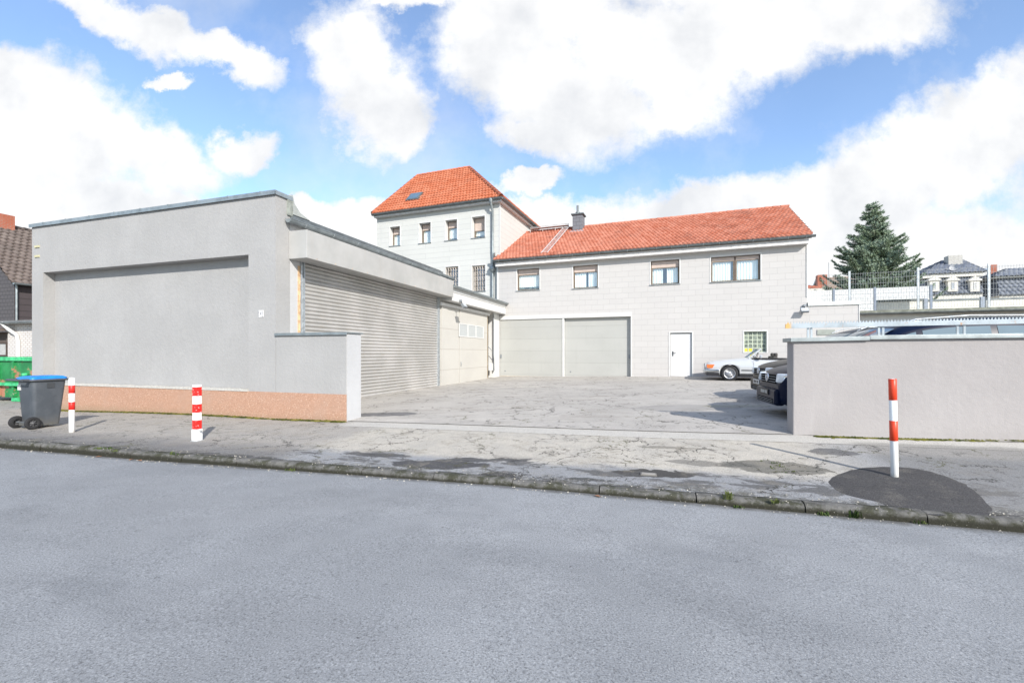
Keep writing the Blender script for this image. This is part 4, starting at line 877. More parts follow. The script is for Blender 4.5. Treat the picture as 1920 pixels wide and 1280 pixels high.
c = mg2.mix(mg2.math('MULTIPLY', mg2.ramp(mg2.noise(11, 5, .7), .62, .70), .8), c, (.36, .19, .08)); c = mg2.mix(mg2.ramp(x_, .05, -.02), c, (.55, .33, .12)); mg2.col(c)
rl = root('toothed_rail', S, 'pale galvanised anti-climb rail with saw teeth fixed on top of the mauve street wall', 'rail')
vr = .16; zr0 = S.z(0, vr, 615.5); zr1 = S.z(0, vr, 607.5); rs = .010
mb = MB(); mb.add([(-.06, vr - .012, zr0), (uE, vr - .012, zr0 + rs * uE), (uE, vr - .012, zr1 + rs * uE), (-.06, vr - .012, zr1), (-.06, vr + .012, zr0), (uE, vr + .012, zr0 + rs * uE), (uE, vr + .012, zr1 + rs * uE), (-.06, vr + .012, zr1)],
       [(0, 1, 2, 3), (4, 7, 6, 5), (0, 4, 5, 1), (3, 2, 6, 7), (0, 3, 7, 4), (1, 5, 6, 2)])
nt_ = int(uE / .043)
for i in range(nt_):
    x = -.04 + i * .043; z = zr1 + rs * x - .002; bend = random.uniform(-.006, .006)
    mb.prism([(x, vr - .004, z), (x + .036, vr - .004, z + .0004), (x + .018 + bend, vr - .004, z + .037)], (0, .008, 0))
mb.box(-.06, uE, vr - .04, vr - .0125, zr0 - .0, zr0 + .008) if False else None
mb.build('saw_rail', mg2.m, rl, recalc=True)
for px in (1516, 1522, 1649, 1657, 1797, 1810, 1960):
    x = S.u(px, vr); MB().box(x - .015, x + .015, vr + .013, vr + .03, zt_f(x) + .02, zr1 + rs * x - .01).build('post', mg2.m, rl)
wires = MB()

# ================================================================ vehicles
m_matt = simple('matt_black', (.008, .008, .009), .9, 0, .08)
m_tyre = simple('tyre_rubber', (.022, .022, .024), .85); m_rim = simple('alloy_rim', (.62, .63, .65), .3, .8, .5, .1)
def wheel(par, x, y, side, r=.315, wd=.2, spokes=24, name='wheel', rim=None):
    o = MB().lathe((x, y, r), (0, side, 0), [(r * .66, -wd / 2), (r * .93, -wd / 2), (r, -wd * .3), (r, wd * .3), (r * .94, wd / 2), (r * .68, wd / 2), (r * .66, wd * .35)], 32).build(name, m_tyre, par)
    rm = MB().lathe((x, y, r), (0, side, 0), [(r * .69, wd * .5), (r * .66, wd * .50), (r * .60, wd * .30), (r * .56, wd * .15)], 32)
    rm.lathe((x, y, r), (0, side, 0), [(.001, wd * .42), (r * .16, wd * .42), (r * .2, wd * .34), (r * .2, .0)], 20)
    for k in range(spokes):
        t = 6.283 * k / spokes; d = Vector((math.cos(t), 0, math.sin(t))); rm.tube([Vector((x, y + side * wd * .32, r)) + d * r * .18, Vector((x, y + side * wd * .36, r)) + d * r * .62], r * .028 * (24 / spokes) ** .5, 5)
    rm.build('rim', rim or m_rim, o, recalc=True)
    MB().lathe((x, y, r), (0, side, 0), [(.001, wd * .05), (r * .62, wd * .05)], 24).build('hub_shadow', m_black, o); return o
def body(name, mat, par, xs, zt, zb, w, belt, tumble=.22, crown=.02):
    mb = MB(); V = []
    def sec(x):
        t, b, ww_ = zt(x), zb(x), w(x); bl = min(belt, t - .07); ab = max(0, t - belt - .1)
        wt = ww_ - tumble * ab; h = t - bl
        pts = [(0, t + crown), (wt * .45, t + crown * .8), (wt * .78, t + crown * .2), (wt * .93, t - min(.05, h * .25)), (wt * .985, t - min(.12, h * .55)), (ww_, bl), (ww_ * 1.005, bl - (bl - b) * .35), (ww_ * .99, bl - (bl - b) * .7), (ww_ * .965, b + .0), (ww_ * .70, b)]
        return pts
    for x in xs:
        p = sec(x); V += [(x, y, z) for y, z in p] + [(x, -y, z) for y, z in p]
    n = 10; fs = []
    for i in range(len(xs) - 1):
        o, q = i * 2 * n, (i + 1) * 2 * n
        for k in range(n - 1): fs.append((o + k, q + k, q + k + 1, o + k + 1)); fs.append((o + n + k + 1, q + n + k + 1, q + n + k, o + n + k))
        fs.append((o + n - 1, q + n - 1, q + 2 * n - 1, o + 2 * n - 1))
    mb.add(V, fs, True)
    for o in (0, (len(xs) - 1) * 2 * n):
        for k in range(n - 1): mb.add([V[o + k], V[o + k + 1], V[o + n + k + 1], V[o + n + k]], [(0, 1, 2, 3)])
    b_ = mb.build(name, mat, par); return b_
def arches(xs0, wheels, r, sill, nose):
    xs = set(xs0)
    for c_ in wheels:
        for k in range(15): xs.add(c_ - (r + .05) * math.cos(math.pi * k / 14))
        xs |= {c_ - r - .055, c_ + r + .055}
    def zb(x):
        for c_ in wheels:
            d = abs(x - c_)
            if d < r + .05: return max(sill, .98 * r + math.sqrt(max(0, (r + .05) ** 2 - d * d)))
        return nose(x)
    return sorted(xs), zb
def mirror_y(f):
    for s_ in (1, -1): f(s_)
m_sil = paint('silver_paint', (.50, .515, .525), .3, .15); m_navy = paint('navy_paint', (.004, .009, .028), .3, 0, 0, .10); m_blk = paint('black_paint', (.008, .008, .009), .3, 0, 0, .10)
m_lens = simple('headlamp_lens', (.62, .67, .72), .08, .2, .9); m_orange = simple('orange_lens', (.85, .16, .02), .2, 0, .7, .1, 30); m_carglass = Mat('car_glass', .04, 0, .9); m_carglass.col((.13, .19, .23)); m_carglass = m_carglass.m  # car glass base tint puts the pale sky reflection into its colour

# silver open convertible
vc = -1.45; uc0 = B.u(1322, vc + .0); qc = B.w(uc0, vc); zc_ = gz(*B.w(uc0 + .9, vc - .6).xy) - .0
sl_ = empty('convertible', (qc.x, qc.y, zc_), B.a, 'silver open-top convertible parked in front of the glass block window', 'car')
wh = [.88, 3.34]; xs, zb = arches([0, .02, .06, .12, .2, .35, .55, .8, 1.1, 1.4, 1.62, 1.8, 2.2, 2.6, 3.0, 3.3, 3.6, 3.9, 4.15, 4.3, 4.38], wh, .315, .22, lambda x: interp(x, [(0, .38), (.1, .32), (.4, .24), (1.3, .22), (4, .26), (4.38, .36)]))
zt_ = lambda x: sinterp(x, [(0, .60), (.04, .70), (.2, .765), (.6, .83), (1.1, .885), (1.62, .925), (1.9, .90), (3.0, .885), (3.3, .91), (3.9, .89), (4.3, .80), (4.38, .66)])
wf = lambda x: sinterp(x, [(0, .74), (.08, .82), (.3, .87), (.9, .89), (2, .895), (3.3, .89), (4.1, .85), (4.38, .76)])
bd_ = body('body', m_sil, sl_, xs, zt_, zb, wf, .66)
MB().box(.5, 4.0, -.80, .80, .2, .6).build('underbody', m_black, sl_)
for x in wh:
    for s_ in (-1, 1): wheel(sl_, x, s_ * .79, s_, .312, .2, 22)
MB().box(-.10, .45, -.86, .86, .33, .36).box(-.10, -.02, -.86, .86, .32, .47).box(-.05, .50, -.90, -.865, .36, .46).box(-.05, .5, .865, .9, .36, .46).build('bumper', m_chrome, sl_, .015)
MB().box(.02, .50, -.885, .885, .22, .33).build('front_apron', m_black, sl_, .02)
MB().box(1.30, 2.98, -.908, -.893, .42, .455).box(1.30, 2.98, .893, .908, .42, .455).build('side_strip', m_black, sl_)
MB().box(1.24, 2.98, -.897, -.85, .19, .30).box(1.24, 2.98, .85, .897, .19, .30).build('side_sill', m_black, sl_)
for s_ in (-1, 1):
    MB().prism([(.05, s_ * .845, .52), (.25, s_ * .875, .52), (.32, s_ * .885, .66), (.03, s_ * .835, .66)], (0, s_ * .012, 0)).build('indicator', m_orange, sl_)
    MB().box(-.03, .02, min(s_ * .42, s_ * .74), max(s_ * .42, s_ * .74), .50, .68).build('headlight', m_lens, sl_, .02)
MB().box(-.02, .02, -.4, .4, .48, .68).build('grille', m_black, sl_)
for s_ in (-1, 1): MB().box(1.735, 1.742, min(s_ * .898, s_ * .892), max(s_ * .898, s_ * .892), .32, .86).box(2.90, 2.907, min(s_ * .897, s_ * .891), max(s_ * .897, s_ * .891), .35, .84).build('door_gap', m_black, bd_)
MB().box(1.68, 3.05, -.80, .80, .86, .925).build('cockpit', m_black, sl_, .01)
fr_ = MB(); 
for s_ in (-1, 1): fr_.tube([(1.58, s_ * .72, .90), (2.03, s_ * .62, 1.29)], .034, 8)
fr_.tube([(2.03, -.62, 1.27), (2.045, 0, 1.29), (2.03, .62, 1.29)], .03, 8); ws = fr_.build('windscreen_frame', m_sil, sl_)
MB().quad((1.58, -.70, .91), (1.58, .70, .91), (2.02, .6, 1.26), (2.02, -.6, 1.26)).build('windscreen', glassmat('car_windscreen', (.35, .45, .40), .12), ws)
for s_ in (-1, 1): MB().lathe((1.98, s_ * .93, .98), (1, 0, 0), [(.001, -.05), (.05, -.04), (.075, .0), (.07, .04)], 12).build('mirror', m_sil, sl_)
for s_ in (-1, 1):
    st = MB().box(2.45, 2.62, s_ * .36 - .24, s_ * .36 + .24, .6, 1.0).box(2.52, 2.64, s_ * .36 - .13, s_ * .36 + .13, .98, 1.13); st.build('seat', simple('dark_leather', (.06, .055, .05), .6), sl_, .04)
MB().lathe((1.9, -.36, .97), (-.9, 0, .35), [(.18, -.01), (.195, 0), (.18, .01)], 16).build('steering_wheel', m_black, sl_)

def van(px_emb, Yc, mat, label, plate, z0=None):
    Xc = (px_emb - 960) / F * Yc; r_ = empty('parked_van', (Xc, Yc, gz(Xc + 1., Yc) if z0 is None else z0), S.a + R(0), label, 'van', 'vans parked behind the street wall')
    wh = [.92, 3.85]; xs, zb = arches([0, .03, .08, .15, .25, .4, .6, .8, 1.0, 1.1, 1.25, 1.4, 1.6, 1.8, 1.95, 2.1, 2.3, 2.6, 3, 3.4, 3.8, 4.2, 4.5, 4.7, 4.82, 4.88], wh, .34, .26, lambda x: interp(x, [(0, .30), (.2, .24), (4.6, .26), (4.88, .36)]))
    zt_ = lambda x: sinterp(x, [(0, .64), (.05, .77), (.15, .87), (.35, .95), (.7, 1.03), (1.08, 1.12), (1.5, 1.44), (1.9, 1.70), (2.3, 1.82), (3.0, 1.88), (4.0, 1.87), (4.6, 1.80), (4.82, 1.5), (4.88, 1.05)])
    wf = lambda x: sinterp(x, [(0, .60), (.05, .72), (.15, .82), (.35, .90), (.8, .945), (2, .95), (4.2, .945), (4.75, .89), (4.88, .83)])
    bd_ = body('body', mat, r_, xs, zt_, zb, wf, 1.02, .24, .025)
    MB().box(.4, 4.6, -.85, .85, .2, .7).build('underbody', m_black, r_)
    for x in wh:
        for s_ in (-1, 1): wheel(r_, x, s_ * .85, s_, .34, .21, 10)
    def sidew(x, z, s_, o=.006):
        t = zt_(x); ww_ = wf(x); wt = ww_ - .24 * max(0, t - 1.12); zb_, ztp = 1.02, t - .12; k = min(1, max(0, (z - zb_) / max(.01, ztp - zb_)))
        return (x, s_ * (ww_ + (wt * .985 - ww_) * k + o), z)
    for s_ in (-1, 1):
        for (xa, xb, lean) in ((1.45, 2.15, .35), (2.25, 3.25, 0), (3.35, 4.45, 0)):
            za = 1.07; mb = MB(); n = 10; row = []
            for i in range(n + 1):
                x = xa + (xb - xa) * i / n; ztop = zt_(x) - .15; row.append((sidew(x, za, s_), sidew(x, max(za + .02, ztop), s_)))
            for i in range(n): mb.quad(row[i][0], row[i + 1][0], row[i + 1][1], row[i][1])
            mb.build('side_window', m_carglass, r_)
        MB().lathe((1.5, s_ * 1.04, 1.16), (1, 0, 0), [(.001, -.08), (.08, -.06), (.11, .0), (.10, .05)], 12).build('mirror', mat, r_)
        MB().tube([(1.95, s_ * .66, 1.76), (2.2, s_ * .68, 1.87), (3, s_ * .69, 1.925), (4.1, s_ * .68, 1.91), (4.4, s_ * .65, 1.86)], .016, 6).build('roof_rail', m_galv, r_)
    mb = MB(); n = 9; m_ = 8; V = []
    for i in range(n + 1):
        x = 1.14 + .74 * i / n; t = zt_(x); wt = (wf(x) - .24 * max(0, t - 1.12)) * .86
        for j in range(m_ + 1): y = -wt + 2 * wt * j / m_; V.append((x - .012, y, t + .025 * (1 - (y / wt) ** 2 * .9) + .012))
    mb.add(V, [(i * (m_ + 1) + j, (i + 1) * (m_ + 1) + j, (i + 1) * (m_ + 1) + j + 1, i * (m_ + 1) + j + 1) for i in range(n) for j in range(m_)], True).build('windscreen', m_carglass, r_)
    # face: grille, emblem, lamps, plate, lower intake
    gr = MB().box(-.012, .10, -.46, .46, .66, .83).build('grille', m_matt, r_, .01)
    for k in range(3): MB().box(-.022, .0, -.46, .46, .69 + k * .05, .70 + k * .05).build('grille_bar', m_steel, gr)
    em = MB().lathe((-.035, 0, .77), (-1, 0, 0), [(.085, -.02), (.088, .0), (.074, .006), (.072, -.004)], 24)
    for (a, b) in (((-.045, .05), (-.02, -.0)), ((-.02, 0), (0, .045)), ((0, .045), (.02, 0)), ((.02, 0), (.045, .05)), ((-.06, .02), (-.028, -.055)), ((-.028, -.055), (0, -.01)), ((0, -.01), (.028, -.055)), ((.028, -.055), (.06, .02))):
        em.tube([(-.038, a[0], .77 + a[1]), (-.038, b[0], .77 + b[1])], .007, 5)
    em.build('emblem', m_chrome, r_); MB().lathe((-.03, 0, .77), (-1, 0, 0), [(.001, .0), (.078, .0)], 24).build('emblem_disc', m_black, r_)
    for s_ in (-1, 1):
        M_ = Matrix.Translation((.13, s_ * .68, .76)) @ Matrix.Rotation(s_ * R(-38), 4, 'Z') @ Matrix.Rotation(R(12), 4, 'Y')
        hl = MB().box(-.06, .10, -.20, .20, -.085, .10, M_).build('headlight', m_lens, r_, .03)
        MB().lathe(M_ @ Vector((-.065, -.03, 0)), M_.to_3x3() @ Vector((-1, 0, 0)), [(.001, 0), (.06, 0), (.065, .006)], 14).build('lamp', m_chrome, hl)
    bm_ = MB().box(-.07, .12, -.62, .62, .24, .56).build('bumper', mat, r_, .05)
    MB().box(-.078, -.06, -.50, .50, .27, .37).build('air_intake', m_matt, bm_, .01)
    for k in range(3): MB().box(-.086, -.07, -.50, .50, .285 + k * .03, .292 + k * .03).build('intake_bar', m_steel, bm_)
    pl_ = MB().box(-.088, -.07, -.26, .26, .425, .54).build('number_plate', m_white if plate else m_black, r_, .003)
    tx = MB(); xx0 = -.20
    for k in range(6): tx.box(-.0905, -.0885, xx0, xx0 + .045, .45, .515); xx0 += .065 + (.03 if k == 1 else 0)
    tx.build('characters', m_black if plate else m_galv, pl_)
    return r_
van(1441, 9.35, m_navy, 'nearer of the two dark vans, navy blue, behind the mauve street wall', False)
van(1424, 12.0, m_blk, 'farther of the two dark vans, black with a white number plate, nose toward the yard', True)

# ================================================================ bollards
mwp = Mat('white_post_paint', .45, 0, .4); c = mwp.mix(mwp.ramp(mwp.noise(14, 5, .7), .6, .68), (.80, .80, .79), (.55, .54, .52)); x_, y_, z_ = mwp.xyz(); c = mwp.mix(mwp.math('MULTIPLY', mwp.ramp(mwp.math('ADD', z_, mwp.math('MULTIPLY', mwp.noise(20, 4), .08)), .10, .03), .5), c, (.35, .32, .28)); mwp.col(c)
def redpaint(name, chips):
    M = Mat(name, .45, 0, .4); f = M.ramp(M.noise(22, 6, .75), chips, chips + .03); M.col(M.mix(f, (.62, .022, .016), (.78, .76, .74))); return M.m
m_red1 = redpaint('red_band_paint', .70); m_red2 = redpaint('worn_red_paint', .60); mro = Mat('orange_red_paint', .4, 0, .4); mro.col(mro.mix(mro.ramp(mro.noise(20, 6, .7), .66, .70), (.66, .055, .018), (.74, .52, .42))); m_red3 = mro.m
def bollard(px, pyb, pyt, pw, bands, mat, label, lean=0, square=False, twist=0):
    Y = 8.0
    for _ in range(30): X = (px - 960) / F * Y; Y = (CAMH - gz(X, Y)) * F / (pyb - HZ)
    X = (px - 960) / F * Y; z0 = gz(X, Y); r = pw / F * Y / 2 * math.cos(math.atan(abs(px - 960) / F)); H = (pyb - pyt) / F * Y
    e = empty('bollard', (X, Y, z0), R(twist), label, 'bollard', 'red and white bollards along the kerb'); e.rotation_euler = (0, R(lean), R(twist)) 
    def seg(a, b, rr, name, m_, par, top=False):
        mb = MB()
        if square: mb.box(-rr, rr, -rr, rr, a, b); return mb.build(name, m_, par, .006)
        mb.lathe((0, 0, 0), (0, 0, 1), [(.001, a), (rr - .003, a), (rr, a + .002), (rr, b - (.012 if top else .002)), (rr - (.014 if top else .003), b), (.001, b + (.004 if top else 0))], 28); return mb.build(name, m_, par)
    p_ = seg(-.15, H, r, 'post', mwp.m, e, True)
    for (t, b) in bands: seg((pyb - b) / F * Y, (pyb - t) / F * Y, r + .0018, 'red_band', mat, e)
    return e, r, H
bollard(134.7, 810, 708, 12.2, [(722, 737), (753, 768)], m_red1, 'round white bollard with two red bands beside the wheeled bin')
e_, r_, H_ = bollard(369.5, 826, 721, 12.8, [(725, 742), (757, 773), (787, 804)], m_red2, 'square white bollard with three chipped red bands before the orange plinth', square=True, twist=-14)
Yb = e_.location.y; zs = 22 / F * Yb
MB().box(-r_ - .008, r_ + .008, -r_ - .008, r_ + .008, -.1, zs).build('sleeve', mwp.m, e_, .004)
MB().tube([(r_ + .008, 0, zs - .03), (r_ + .045, 0, zs - .03)], .014, 8).build('lock_pin', m_galv, e_)
MB().box(-r_ - .02, r_ + .02, -r_ - .02, r_ + .02, -.02, .008).build('base_plate', m_galv, e_)
bollard(1677.5, 894, 710, 15.8, [(710, 750), (788, 826)], m_red3, 'round leaning bollard with broad orange red bands in the dark asphalt patch', lean=-1.3)

# ================================================================ wheeled bin
Yb = 9.0; qb = P(46, 805, Yb); zb_ = gz(qb.x, qb.y)
bn = empty('wheeled_bin', (qb.x, qb.y, zb_ + .0), R(-19), 'dark grey wheeled bin with a blue lid at the left end of the pavement', 'bin')
m_bin = Mat('bin_plastic', .5, 0, .4); f = m_bin.ramp(m_bin.noise(2.5, 6, .7), .4, .75); c = m_bin.mix(f, (.062, .072, .085), (.095, .105, .12)); x_, y_, z_ = m_bin.xyz(); c = m_bin.mix(m_bin.math('MULTIPLY', m_bin.ramp(m_bin.math('ADD', z_, m_bin.math('MULTIPLY', m_bin.noise(5, 5), .3)), .42, .12), .5), c, (.16, .14, .10)); m_bin.col(c); m_bin = m_bin.m
m_lid = simple('blue_lid', (.015, .20, .62), .4, 0, .4, .15)
def rrect(x0, x1, y0, y1, r, z, n=5):
    out = []
    for (cx, cy, a0) in ((x1 - r, y1 - r, 0), (x0 + r, y1 - r, 90), (x0 + r, y0 + r, 180), (x1 - r, y0 + r, 270)):
        for k in range(n + 1): t = R(a0 + 90 * k / n); out.append((cx + r * math.cos(t), cy + r * math.sin(t), z))
    return out
def loft(mb, rings, cap0=True, cap1=True):
    n = len(rings[0]); vs = [p for r_ in rings for p in r_]
    mb.add(vs, [(i * n + k, i * n + (k + 1) % n, (i + 1) * n + (k + 1) % n, (i + 1) * n + k) for i in range(len(rings) - 1) for k in range(n)], True)
    if cap0: mb.add(rings[0], [tuple(range(n))[::-1]])
    if cap1: mb.add(rings[-1], [tuple(range(n))])
    return mb
HB = 1.0
bbd = loft(MB(), [rrect(-.21, .21, .06, .45, .05, .05), rrect(-.215, .215, .045, .46, .055, .10), rrect(-.265, .265, .0, .54, .07, HB - .09), rrect(-.265, .265, .0, .54, .07, HB - .04)]).build('body', m_bin, bn)
loft(MB(), [rrect(-.28, .28, -.02, .56, .07, HB - .06), rrect(-.30, .30, -.04, .59, .08, HB - .055), rrect(-.30, .30, -.04, .59, .08, HB - .025), rrect(-.28, .28, -.01, .565, .07, HB - .02)]).build('rim', m_bin, bn)
loft(MB(), [rrect(-.28, .28, -.03, .565, .07, HB - .019), rrect(-.28, .28, -.03, .565, .07, HB + .005), rrect(-.24, .24, .04, .52, .08, HB + .035), rrect(-.17, .17, .11, .45, .06, HB + .045)]).build('lid', m_lid, bn)
MB().box(-.12, .12, .56, .60, HB - .01, HB + .012).build('lid_grip', m_lid, bn, .008)
for s_ in (-1, 1): MB().box(s_ * .20 - .035, s_ * .20 + .035, -.16, .02, HB - .05, HB - .005).build('hinge_arm', m_bin, bn, .01)
MB().tube([(-.27, -.15, HB - .03), (.27, -.15, HB - .03)], .018, 8).build('handle_bar', m_bin, bn)
MB().tube([(-.28, .0, .12), (.28, .0, .12)], .014, 8).build('axle', m_steel, bn)
MB().box(-.17, .17, -.02, .10, .05, .14).build('axle_housing', m_bin, bn, .02)
for s_ in (-1, 1):
    w_ = MB().lathe((s_ * .265, .0, .122), (s_, 0, 0), [(.06, -.03), (.11, -.03), (.122, -.01), (.122, .015), (.11, .03), (.07, .03), (.06, .02)], 28).build('wheel', m_tyre, bn)
    h_ = MB().lathe((s_ * .265, .0, .122), (s_, 0, 0), [(.001, .035), (.022, .035), (.025, .01), (.06, .005)], 16)
    for k in range(8): t = k * .785; h_.tube([(s_ * .285, math.cos(t) * .02, .122 + math.sin(t) * .02), (s_ * .285, math.cos(t) * .065, .122 + math.sin(t) * .065)], .006, 4)
    h_.build('hub', simple('hub_plastic', (.09, .09, .095), .5), w_)
MB().box(-.235, -.135, -.003, .012, HB - .24, HB - .13, Matrix.Rotation(R(-0), 4, 'X')).build('sticker', m_white, bn)
MB().box(.2662, .2685, .22, .34, HB - .20, HB - .10).build('side_panel', simple('bin_dark', (.05, .055, .062), .6), bn)

# ================================================================ left background: skip, old house, annex
SK = Frame(*P(62, 755, 14.8).xy, -18)
zsk = -.1; m_sgreen = Mat('skip_green', .55, .1, .4); c = m_sgreen.mix(m_sgreen.ramp(m_sgreen.noise(2.2, 5, .6), .35, .7), (.015, .17, .055), (.03, .28, .09)); r1 = m_sgreen.ramp(m_sgreen.noise(1.6, 6, .7, m_sgreen.map(loc=(4, 1, 2))), .55, .60)
c = m_sgreen.mix(r1, c, (.40, .20, .13)); c = m_sgreen.mix(m_sgreen.ramp(m_sgreen.noise(6, 6, .7), .64, .68), c, (.42, .36, .30)); m_sgreen.col(c); m_sgreen = m_sgreen.m
m_sg2 = simple('rim_green', (.05, .42, .17), .5, 0, .4, .35, 7)
sk_ = root('waste_skip', SK, 'battered green steel waste skip with rusty patches behind the wheeled bin', 'skip', z=zsk)
zr_ = SK.z(-1, 0, 673) - zsk
mb = MB(); X0, X1, D_ = -3.6, .25, 1.7
# body: sloping ends, hollow
o0 = [(X0, 0, zr_), (X1, 0, zr_), (X1, D_, zr_), (X0, D_, zr_)]; o1 = [(X0 + .8, .05, .12), (X1 - .9, .05, .12), (X1 - .9, D_ - .05, .12), (X0 + .8, D_ - .05, .12)]
mb.add(o0 + o1, [(0, 1, 5, 4), (1, 2, 6, 5), (2, 3, 7, 6), (3, 0, 4, 7), (4, 5, 6, 7)])
i0 = [(p[0] * .98 + (.0), p[1] * .94 + .05, p[2]) for p in o0]; i1 = [(p[0], p[1] * .9 + .08, p[2] + .03) for p in o1]
mb.add(i0 + i1, [(0, 1, 5, 4), (1, 2, 6, 5), (2, 3, 7, 6), (3, 0, 4, 7), (4, 5, 6, 7)]); sb = mb.build('body', m_sgreen, sk_)
mb = MB(); mb.box(X0 - .05, X1 + .05, -.07, .05, zr_ - .06, zr_ + .06).box(X0 - .05, X1 + .05, D_ - .05, D_ + .07, zr_ - .06, zr_ + .06).box(X0 - .05, X0 + .05, .05, D_ - .05, zr_ - .06, zr_ + .06).box(X1 - .05, X1 + .05, .05, D_ - .05, zr_ - .06, zr_ + .06); mb.build('rim', m_sg2, sk_, .01)
for x in (-2.7, -1.85, -1.0): MB().box(x - .05, x + .05, -.05, .04, .14, zr_ - .065).build('rib', m_sgreen, sb)
MB().box(X0 + .6, X1 - .7, -.10, .0, .52, .62).build('ledge', m_sg2, sb)
for x in (X0 + .9, X1 - 1.3): MB().box(x, x + .4, -.06, .12, .0, .12).build('foot', m_sg2, sk_, .02)
MB().lathe((X1 - .55, -.02, .9), (0, -1, 0), [(.001, .12), (.05, .12), (.05, .0)], 12).build('lifting_pin', m_sg2, sk_)

HL = Frame(*P(27, 600, 24).xy, -18)
oh = root('old_house', HL, 'old house with dark slate gable and brown tiled roof at the left edge', 'house', z=-.2)
ze = HL.z(0, .3, 529) + .2; rw = 4.2; vv_ = HL.v(30, -rw); zrdg = HL.z(-rw, vv_, 431) + .2
print('oldhouse', ze, zrdg, vv_)
m_slate = siding('slate_shingles', (.095, .088, .092), (.04, .038, .04), .30, .20, .016, dirt=.2); m_slate2 = siding('slate_panel', (.075, .062, .065), (.035, .03, .03), 3, .33, .02, dirt=.2)
dl_ = max(10, vv_ + 8)
mb = MB(); mb.poly([(-2 * rw, 0, 0), (0, 0, 0), (0, 0, ze), (-rw, 0, zrdg), (-2 * rw, 0, ze)]); mb.poly([(-2 * rw, dl_, 0), (0, dl_, 0), (0, dl_, ze), (-rw, dl_, zrdg), (-2 * rw, dl_, ze)]); mb.quad((-2 * rw, 0, 0), (-2 * rw, dl_, 0), (-2 * rw, dl_, ze), (-2 * rw, 0, ze)); mb.build('gable_wall', m_slate, oh)
MB().quad((.0, 0, 0), (0, dl_, 0), (0, dl_, ze), (0, 0, ze)).build('side_wall', m_slate2, oh)
mb = MB(); sl1 = Vector((-rw, 0, zrdg - ze)); tiles(mb, (.25, 0, ze - .12), (0, 1, 0), sl1, (sl1.length + .3), lambda b: -.25, lambda b: dl_, tw=.3, th=.36, hgt=.06, lift=.05); sl2 = Vector((rw, 0, zrdg - ze)); tiles(mb, (-2 * rw - .25, 0, ze - .12), (0, 1, 0), sl2, (sl2.length + .3), lambda b: -.25, lambda b: dl_, tw=.3, th=.36, hgt=.06, lift=.05)
ridge_tiles(mb, (-rw, -.25, zrdg + .12), (-rw, dl_, zrdg + .12), .15); orf = mb.build('roof', m_brownroof, oh, recalc=False)
gutter('gutter', oh, -.2, dl_, .36, ze - .12, .09, m_zinc, 'y')
MB().tube([(.06, .06, 0), (.06, .06, ze - .1)], .05, 8).build('downpipe', m_zinc, oh)
m_brick = siding('chimney_brick', (.42, .115, .06), (.30, .24, .2), .24, .08, .012, dirt=.3)
uc_, vc_ = -rw, HL.v(4, -rw); MB().box(uc_ - .45, uc_ + .35, vc_ - .4, vc_ + .4, zrdg - .5, HL.z(uc_, vc_, 403) + .2).build('chimney', m_brick, orf)

AN = Frame(*P(62, 640, 19.5).xy, -18)
an = root('brick_annex', AN, 'white brick annex with flat roof and white downpipe below the dark slate gable', 'annex', z=-.15)
m_wbrick = siding('white_brick', (.66, .65, .63), (.30, .22, .19), .26, .09, .014, dirt=.25)
xa = AN.u(17); za_ = AN.z(-.5, 0, 606) + .15; zb2 = AN.z(xa, 0, 622) + .15
MB().box(AN.u(14.5), .6, 0, 3, 0, za_).build('wall', m_wbrick, an); MB().box(xa - .3, .7, -.25, 3.2, za_ + .002, za_ + .12).build('roof', simple('annex_roof', (.16, .16, .16), .8), an)
gutter('gutter', an, xa - .2, .7, -.33, za_ + .03, .07, m_zinc)
MB().box(-6, AN.u(14.5) - .002, .05, 2.6, 0, zb2).build('shed_wall', simple('shed_board', (.10, .08, .07), .9), an)
MB().prism([(-6, -.4, zb2 + .0), (-6, 2.8, zb2 + .5), (-6, 2.8, zb2 + .62), (-6, -.4, zb2 + .12)], (AN.u(19) + 6, 0, 0)).build('shed_roof', m_brownroof, an)
sw_ = MB(); ring(sw_, -3.6, AN.u(13.5), AN.z(-1.5, 0, 668) + .15, AN.z(-1.5, 0, 641) + .15, .07, -.02, .05); wx = sw_.build('window', simple('dark_frame', (.07, .05, .04), .6), an)
MB().box(-3.5, AN.u(13.5) - .07, .01, .03, AN.z(-1.5, 0, 666) + .15, AN.z(-1.5, 0, 643) + .15).build('blind', simple('grey_blind', (.40, .40, .39), .7), wx)
xd = AN.u(38); MB().tube([(AN.u(22), -.33, za_ + .02), (AN.u(27), -.2, za_ - .25), (xd - .1, -.07, za_ - .5), (xd, -.06, za_ - .8), (xd, -.06, 0)], .07, 10).build('downpipe', m_white, an)

# ================================================================ garages at the right with the roof deck
vg = 2.2
gr_ = root('garage_row', B, 'row of low flat garages with white fascia behind the parked vans at the right', 'garages')
ga, gb = B.u(1608, vg), B.u(1935, vg) + 3; zg1 = (B.z(B.u(1610, vg - .4), vg - .4, 586) + B.z(B.u(1920, vg - .4), vg - .4, 575)) / 2
MB().box(ga, gb, vg, vg + 6.4, 0, zg1 - .45).build('wall', simple('dun_render', (.42, .38, .35), .9), gr_)
MB().box(ga - 1.8, gb, vg - .02, vg + 6.6, zg1 - .449, zg1 - .1).build('fascia', m_white, gr_)
MB().box(ga - 1.8, gb, vg - .3, vg + 6.8, zg1 - .099, zg1 + .06).build('roof', simple('mossy_edge', (.22, .23, .19), .9, 0, .2, .3), gr_)
gutter('gutter', gr_, ga - .2, gb, vg - .4, zg1 - .06, .08, m_zincd)
for i in range(4):
    x = ga + .35 + i * 2.75; MB().box(x, x + 2.4, vg - .03, vg - .001, .35, zg1 - .72).build('garage_door', simple('brown_door', (.15, .12, .10), .7), gr_)
